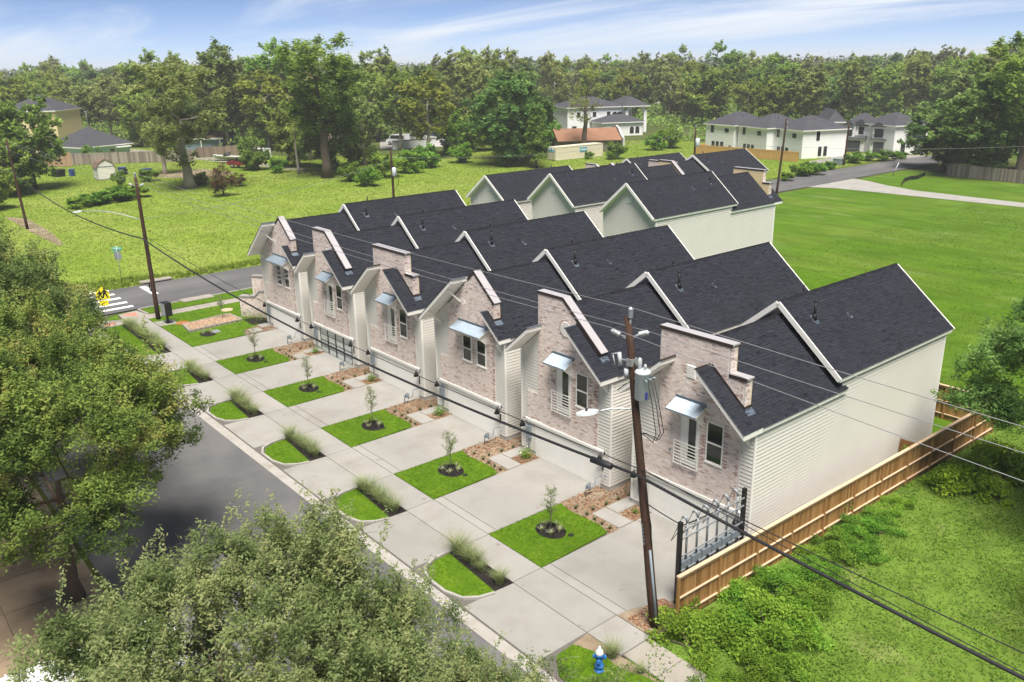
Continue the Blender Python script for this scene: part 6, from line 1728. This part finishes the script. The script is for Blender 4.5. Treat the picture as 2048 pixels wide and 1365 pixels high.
for k in range(7): b = MB(); b.cyl(Ln + 2.0, 1.0 + k * 1.5, 0, 2.6, .05, 5); b.obj('porch_post', WINF, f)
# containers
def container(label, u0, v0, u1, v1, h=2.75, dp=2.6):
    a, c, rz, Ln = frame_from(u0, v0, u1, v1)
    t = thing('shipping_container', label, 'container', tuple(a), rz, 'cream shipping containers')
    CRM = mat('cream_paint', (.60, .55, .42), .6, .06, 1.5)
    b = MB(); b.box(0, Ln, 0, dp, .12, h); b.box(-.04, .12, -.06, .1, 0, h + .04); b.box(Ln - .12, Ln + .04, -.06, .1, 0, h + .04); b.box(0, Ln, -.06, .06, h - .14, h + .02); b.box(0, Ln, -.06, .06, 0, .16); b.obj('body', CRM, t)
    b = MB(); n = int(Ln / .3)
    for i in range(1, n): b.prism([(i * Ln / n - .08, -.0), (i * Ln / n - .04, -.05), (i * Ln / n + .04, -.05), (i * Ln / n + .08, 0)], .16, h - .14, 'z')
    o = b.obj('corrugation', CRM, t); o['kind'] = 'stuff'
    BP = mat('blue_panel', (.04, .30, .42), .5, .1, 2)
    b = MB(); b.box(Ln * .50, Ln * .66, -.075, -.055, 1.35, 2.25); sg = b.obj('blue_sign', BP, t)
    b = MB()
    for k in range(9): b.box(Ln * .515 + k * Ln * .015, Ln * .515 + k * Ln * .015 + .14, -.085, -.077, 1.65, 1.95)
    b.obj('lettering', M['white'], sg)
    b = MB(); b.box(-.07, -.045, .3, dp - .3, 1.8, 2.4); b.obj('blue_sign', BP, t)
    for y in (.5, .9, 1.6, 2.1): b = MB(); b.cyl(-.08, y, .2, 2.6, .03, 5); b.obj('lock_rod', M['galv2'], t)
container('near cream shipping container with blue sign in the meadow', 1111, 322, 1205, 312)
container('cream shipping container standing behind the near one', 1135, 303, 1212, 302)
t = thing('blue_skip', 'small blue bin at the right end of the near container', 'bin', at(1214, 314)); b = MB(); b.prism([(0, 0), (2.2, 0), (2.6, 1.2), (-.2, 1.2)], 0, 1.4, 'y'); b.obj('body', mat('skip_blue', (.08, .25, .36), .6, .1, 2), t)
# shed, bins, yellow house, blue grey house, brown house, fences
a, c, rz, Ln = frame_from(196, 361, 234, 358)
t = thing('garden_shed', 'white garden shed with brown gambrel roof in the left meadow', 'shed', tuple(a), rz)
gb = [(-.1, 2.0), (.5, 3.1), (Ln / 2, 3.75), (Ln - .5, 3.1), (Ln + .1, 2.0)]
b = MB(); b.prism([(0, .25), (Ln, .25), (Ln, 2.05), (Ln - .55, 3.05), (Ln / 2, 3.65), (.55, 3.05), (0, 2.05)], 0, 4.2, 'y'); b.obj('wall', M['siding'], t)
b = MB(); b.box(-.05, Ln + .05, -.05, 4.25, 0, .25); b.obj('base', M['fence3'] if 0 else M['found'], t)
b = MB()
for p, q in zip(gb[:-1], gb[1:]): b.prism([p, q, (q[0], q[1] + .08), (p[0], p[1] + .08)], -.15, 4.35, 'y')
b.obj('roof', ROOFB, t)
b = MB(); b.box(.02, .14, -.04, 0, .3, 2.1); b.box(Ln - .14, Ln - .02, -.04, 0, .3, 2.1); b.box(.1, Ln - .1, -.04, 0, 2.35, 2.5); b.obj('trim', M['meter'], t)
YT = at(123, 306)
t = hip_house('tall yellow house behind the leafy tree at the left', YT, 13, 14, 10.2, 3.6, YELW, ROOFG, [('f', -3.2, 7.3, 1.1, 1.9, M['white']), ('f', -4.9, 7.3, 1.1, 1.9, M['white']), ('f', -6.6, 7.3, 1.1, 1.9, M['white']), ('f', -5, 3.6, 1.1, 1.9, M['white'])], math.radians(52), 'yellow_house')
a, c, rz, Ln = frame_from(172, 322, 262, 312)
t = hip_house('single storey house with grey hip roof and pale blue walls', tuple(c), Ln * 1.05, 12, 3.0, 4.0, BLUW, ROOFG, [('f', -Ln * .45, .9, 1.2, 1.2, M['white'])], rz, 'low_house', ov=.8)
b = MB(); b.box(-Ln * .35, -Ln * .05, -1.6, -.02, 2.3, 2.5); b.obj('awning', M['white'], t)
b = MB(); b.tube([(-Ln * .5, 6, 6.6), (-Ln * .5, 6, 10.5)], .04, 5); b.tube([(-Ln * .5 - .5, 6, 10.4), (-Ln * .5 + .5, 6, 10.5)], .05, 5); b.obj('antenna', M['galv2'], t)
a, c, rz, Ln = frame_from(366, 301, 446, 300)
t = thing('low_house', 'low blue house with brown roof behind the crooked oak', 'house', tuple(a), rz)
b = MB(); b.box(0, Ln, 0, 9, -.2, 2.9); b.obj('wall', mat('slate_siding', (.20, .26, .32), .8, .06, 1), t)
b = MB(); b.prism([(-.7, 2.8), (4.5, 5.4), (9.7, 2.8), (9.7, 2.95), (4.5, 5.6), (-.7, 2.95)], -.6, Ln + .6, 'x'); b.obj('roof', ROOFB, t)
b = MB(); b.box(-.6, Ln + .6, -.85, -.7, 2.65, 3.0); b.obj('gutter', M['white'], t)
for x in (.3, Ln * .5, Ln - .3): b = MB(); b.box(x - .1, x + .1, -.75, -.55, 0, 2.65); b.obj('porch_post', M['white'], t)
a, c, rz, Ln = frame_from(640, 292, 690, 290)
t = thing('low_house', 'tan gabled house behind the tallest meadow tree', 'house', tuple(a), rz)
b = MB(); b.prism([(0, -.2), (Ln, -.2), (Ln, 3.4), (Ln / 2, 5.8), (0, 3.4)], 0, 9, 'y'); b.obj('wall', mat('tan_siding', (.36, .30, .24), .8, .08, 1), t)
b = MB(); b.prism([(-.5, 3.2), (Ln / 2, 5.95), (Ln + .5, 3.2), (Ln + .5, 3.35), (Ln / 2, 6.1), (-.5, 3.35)], -.4, 9.3, 'y'); b.obj('roof', ROOFG, t)
a, c, rz, Ln = frame_from(862, 262, 965, 258)
hip_house('tall white house half hidden by the airy feathery tree', tuple(c), Ln, 12, 9.0, 3.6, mat('pale_siding', (.55, .58, .58), .8, .05, 1), ROOFG, [('f', -Ln * .85, 5.6, 1.0, 1.6), ('f', -Ln * .85, 2.0, 1.0, 1.6), ('f', -Ln * .2, 5.6, 1.0, 1.6)], rz, 'white_house')
a, c, rz, Ln = frame_from(1355, 232, 1440, 230)
t = hip_house('brown brick house with grey hip roof far beyond the meadow', tuple(c), Ln, 14, 4.5, 5.0, mat('red_brick', (.27, .12, .085), .9, .1, 2), mat('taupe_shingle', (.20, .17, .155), .9, .1, 1), [('f', -Ln * .4, 1.2, 2, 2.0), ('f', -Ln * .75, 1.2, 2, 2.0)], rz, 'brick_house')
a, c, rz, Ln = frame_from(78, 334, 145, 333); board_fence('new reddish board fence beside the yellow house', a, rz, Ln, 3.0, mat('red_cedar', ramp=[(.34, .21, .13), (.42, .27, .17), (.30, .19, .12)], rough=.85, var=.1), .45)
a, c, rz, Ln = frame_from(144, 330, 390, 322); board_fence('long grey weathered board fence behind the white shed', a, rz, Ln, 2.4, M['fence3'], .4)
a, c, rz, Ln = frame_from(392, 316, 520, 308); board_fence('brown board fence behind the red pickup', a, rz, Ln, 2.3, mat('brown_boards', ramp=[(.20, .155, .12), (.26, .20, .16), (.16, .12, .09)], rough=.9, var=.1), .4)
def bin_(label, u, v, mt, w=1.4, h=1.3, cat='bin'):
    t = thing('bin', label, cat, at(u, v), .4); b = MB(); b.prism([(-w * .42, 0), (w * .42, 0), (w * .5, h), (-w * .5, h)], -w * .4, w * .4, 'y'); b.obj('body', mt, t)
    b = MB(); b.prism([(-w * .53, h), (w * .53, h), (w * .5, h + .12), (-w * .5, h + .12)], -w * .45, w * .45, 'y'); b.obj('lid', mt, t)
DB = mat('bin_blue', (.03, .06, .22), .5, .1, 2)
bin_('black covered bin standing in the grass left of the white shed', 118, 353, M['black'], 2.0, 1.2)
bin_('blue bin between the black bin and the white shed', 145, 352, DB, .9, 1.2)
bin_('blue barrel left on the bare ground right of the white shed', 245, 345, DB, 1.3, .9)
bin_('dark barrel on the bare ground beside the blue barrel', 250, 349, M['black'], .9, .9)
bin_('low blue crate on the bare ground near the crooked oak', 292, 345, DB, 1.8, .6, 'crate')
# vehicles
def car(label, u, v, rz, paint, kind='sedan', s=1.0, name='parked_car', cat='car', group=None):
    t = thing(name, label, cat, at(u, v), rz, group, s)
    L_, Wd = 4.7, 1.8
    if kind == 'pickup':
        L_ = 5.6; pr = [(0, .45), (0, 1.0), (.1, 1.05), (1.3, 1.12), (1.9, 1.75), (3.1, 1.78), (3.35, 1.12), (5.5, 1.08), (5.6, .95), (5.6, .45)]; cab = [(1.45, 1.15), (1.95, 1.70), (3.05, 1.72), (3.25, 1.15)]
    elif kind == 'van': pr = [(0, .45), (0, 1.0), (.7, 1.2), (1.3, 2.0), (4.6, 2.05), (4.7, .45)]; cab = [(1.0, 1.25), (1.4, 1.9), (4.4, 1.9), (4.5, 1.25)]
    else: pr = [(0, .45), (0, .85), (1.1, 1.0), (1.8, 1.45), (3.2, 1.48), (4.0, 1.05), (4.65, .98), (4.7, .45)]; cab = [(1.3, 1.02), (1.85, 1.40), (3.15, 1.42), (3.8, 1.06)]
    b = MB(); b.prism(pr, .02, Wd - .02, 'y'); b.obj('body', paint, t)
    b = MB(); b.prism(cab, 0, Wd, 'y'); b.obj('window', M['glass'], t)
    for x in (.95, L_ - 1.0):
        for y in (.1, Wd - .1):
            b = MB(); b.tube([(x, y - .12, .36), (x, y + .12, .36)], .36, 12); wv = b.obj('wheel', M['black'], t)
            b = MB(); b.tube([(x, y - .13, .36), (x, y + .13, .36)], .2, 10); b.obj('rim', M['galv2'], wv)
    for y in (.15, Wd - .45): b = MB(); b.box(-.02, .03, y, y + .3, .68, .82); b.obj('headlight', M['porc'], t)
MRED = mat('maroon_paint', (.16, .012, .018), .3, .05, 2, spec=.6); MWH = mat('white_car_paint', (.62, .63, .64), .3, .03, 2, spec=.6); MSI = mat('silver_paint', (.32, .33, .35), .35, .03, 2, metal=.4); MBK = mat('dark_paint', (.02, .022, .03), .25, .05, 2, spec=.6)
car('maroon pickup truck parked at the meadow edge', 455, 336, math.radians(30), MRED, 'pickup', 1.25, 'pickup_truck', 'pickup')
car('white van behind the dark metal fence near the maroon pickup', 498, 318, math.radians(10), MWH, 'van', 1.2, 'van', 'van')
t = thing('motor_boat', 'white motor boat on a trailer behind the maroon pickup', 'boat', at(428, 326), math.radians(35), None, 1.2)
b = MB()
sec = [(0, .1, .9, 1.5), (1.2, .7, .7, 1.35), (3, 1.0, .6, 1.25), (6, 1.0, .6, 1.2)]
for (xa, wa, za, ta), (xb, wb, zb, tb) in zip(sec[:-1], sec[1:]):
    for s in (-1, 1): b.face([(xa, 0, za), (xb, 0, zb), (xb, s * wb, tb), (xa, s * wa, ta)][::s])
    b.face([(xa, -wa, ta), (xa, wa, ta), (xb, wb, tb), (xb, -wb, tb)][::-1])
b.face([(6, 0, .6), (6, 1, 1.2), (6, -1, 1.2)]); b.obj('hull', MWH, t)
b = MB(); b.prism([(2.4, 1.26), (3.0, 1.9), (3.2, 1.9), (2.9, 1.26)], -.8, .8, 'y'); b.obj('windscreen', M['glass'], t)
b = MB(); b.box(.5, 5.5, -.4, .4, .4, .55); b.cyl(4, .9, .0, .5, .3, 8) if 0 else b.box(-1.2, .5, -.06, .06, .42, .52); b.obj('trailer', M['black'], t)
for s in (-1, 1): b = MB(); b.tube([(4, s * .85, .32), (4, s * 1.05, .32)], .32, 10); b.obj('wheel', M['black'], t)
for i, (u, v, pm, k, lab) in enumerate(((772, 290, MWH, 'van', 'white van at the left of the walled car yard'), (812, 292, MWH, 'sedan', 'white sedan in the walled car yard'), (836, 288, MBK, 'sedan', 'dark sedan beside the white sedan in the car yard'), (795, 284, MSI, 'sedan', 'silver sedan at the back of the car yard'), (1316, 212, MWH, 'sedan', 'white car parked far behind the white mansion'))):
    car(lab, u, v, math.radians(20 + 15 * i), pm, k, 1.3)
a, c, rz, Ln = frame_from(786, 300, 886, 292)
t = thing('yard_wall', 'low white wall along the car yard behind the meadow trees', 'wall', tuple(a), rz); b = MB(); b.box(0, Ln, 0, .3, 0, 2.0); b.box(Ln, Ln + .3, 0, 14, 0, 2.0); b.obj('panel', STUC, t); b = MB(); b.box(-.1, Ln + .4, -.1, .4, 2.0, 2.15); b.obj('coping', M['conc'], t)
sheet('car_yard', [tuple(at(u, v)[:2]) for u, v in ((760, 298), (886, 294), (886, 278), (760, 280))], -.03, M['conc'])
t = thing('garage_shed', 'small blue roofed shed at the right end of the car yard', 'shed', at(868, 289)); b = MB(); b.box(-2.5, 2.5, 0, 4, 0, 2.6); b.obj('wall', M['meter'], t); b = MB(); b.prism([(-2.8, 2.6), (2.8, 2.6), (2.8, 2.8), (-2.8, 3.0)], -.3, 4.3, 'y'); b.obj('roof', DB, t)
# white ribbed metal roof at the bottom left
t = thing('carport', 'white ribbed metal carport roof at the bottom left corner under the oak', 'carport', (-26.1, -4.0, 0))
b = MB(); n = 46; Ly = 10.5
for i in range(n):
    y0 = Ly * i / n; d = Ly / n
    for p, q in (((0, 2.72), (.30, 2.72)), ((.30, 2.72), (.42, 2.80)), ((.42, 2.80), (.58, 2.80)), ((.58, 2.80), (.70, 2.72)), ((.70, 2.72), (1.0, 2.72))):
        b.face([(0, y0 + p[0] * d, p[1]), (9.5, y0 + p[0] * d, p[1] + .35), (9.5, y0 + q[0] * d, q[1] + .35), (0, y0 + q[0] * d, q[1])][::-1])
b.obj('roof', mat('white_metal', (.58, .59, .60), .4, .06, 1.5), t)
b = MB(); b.box(-.03, .05, 0, Ly, 2.55, 2.71); b.box(0, 9.5, Ly, Ly + .08, 2.6, 2.75); b.obj('edge_trim', M['galv2'], t)
for x, y in ((.3, .4), (.3, Ly - .4), (9, .4), (9, Ly - .4)): b = MB(); b.box(x - .06, x + .06, y - .06, y + .06, 0, 2.7); b.obj('post', M['galv2'], t)
# ------------------------------------------------------------------ air
b = MB(); b.box(-1900, 1500, -700, 2600, -1.4, 30.0)
hz = bpy.data.materials.new('air'); hz.use_nodes = True
hn = hz.node_tree.nodes; hn.clear()
ho = hn.new('ShaderNodeOutputMaterial'); hv = hn.new('ShaderNodeVolumePrincipled')
hv.inputs['Color'].default_value = (.96, .98, 1.0, 1); hv.inputs['Density'].default_value = .00029; hv.inputs['Anisotropy'].default_value = 0.0
hz.node_tree.links.new(hv.outputs[0], ho.inputs['Volume'])
tag(b.obj('haze', hz), kind='stuff')
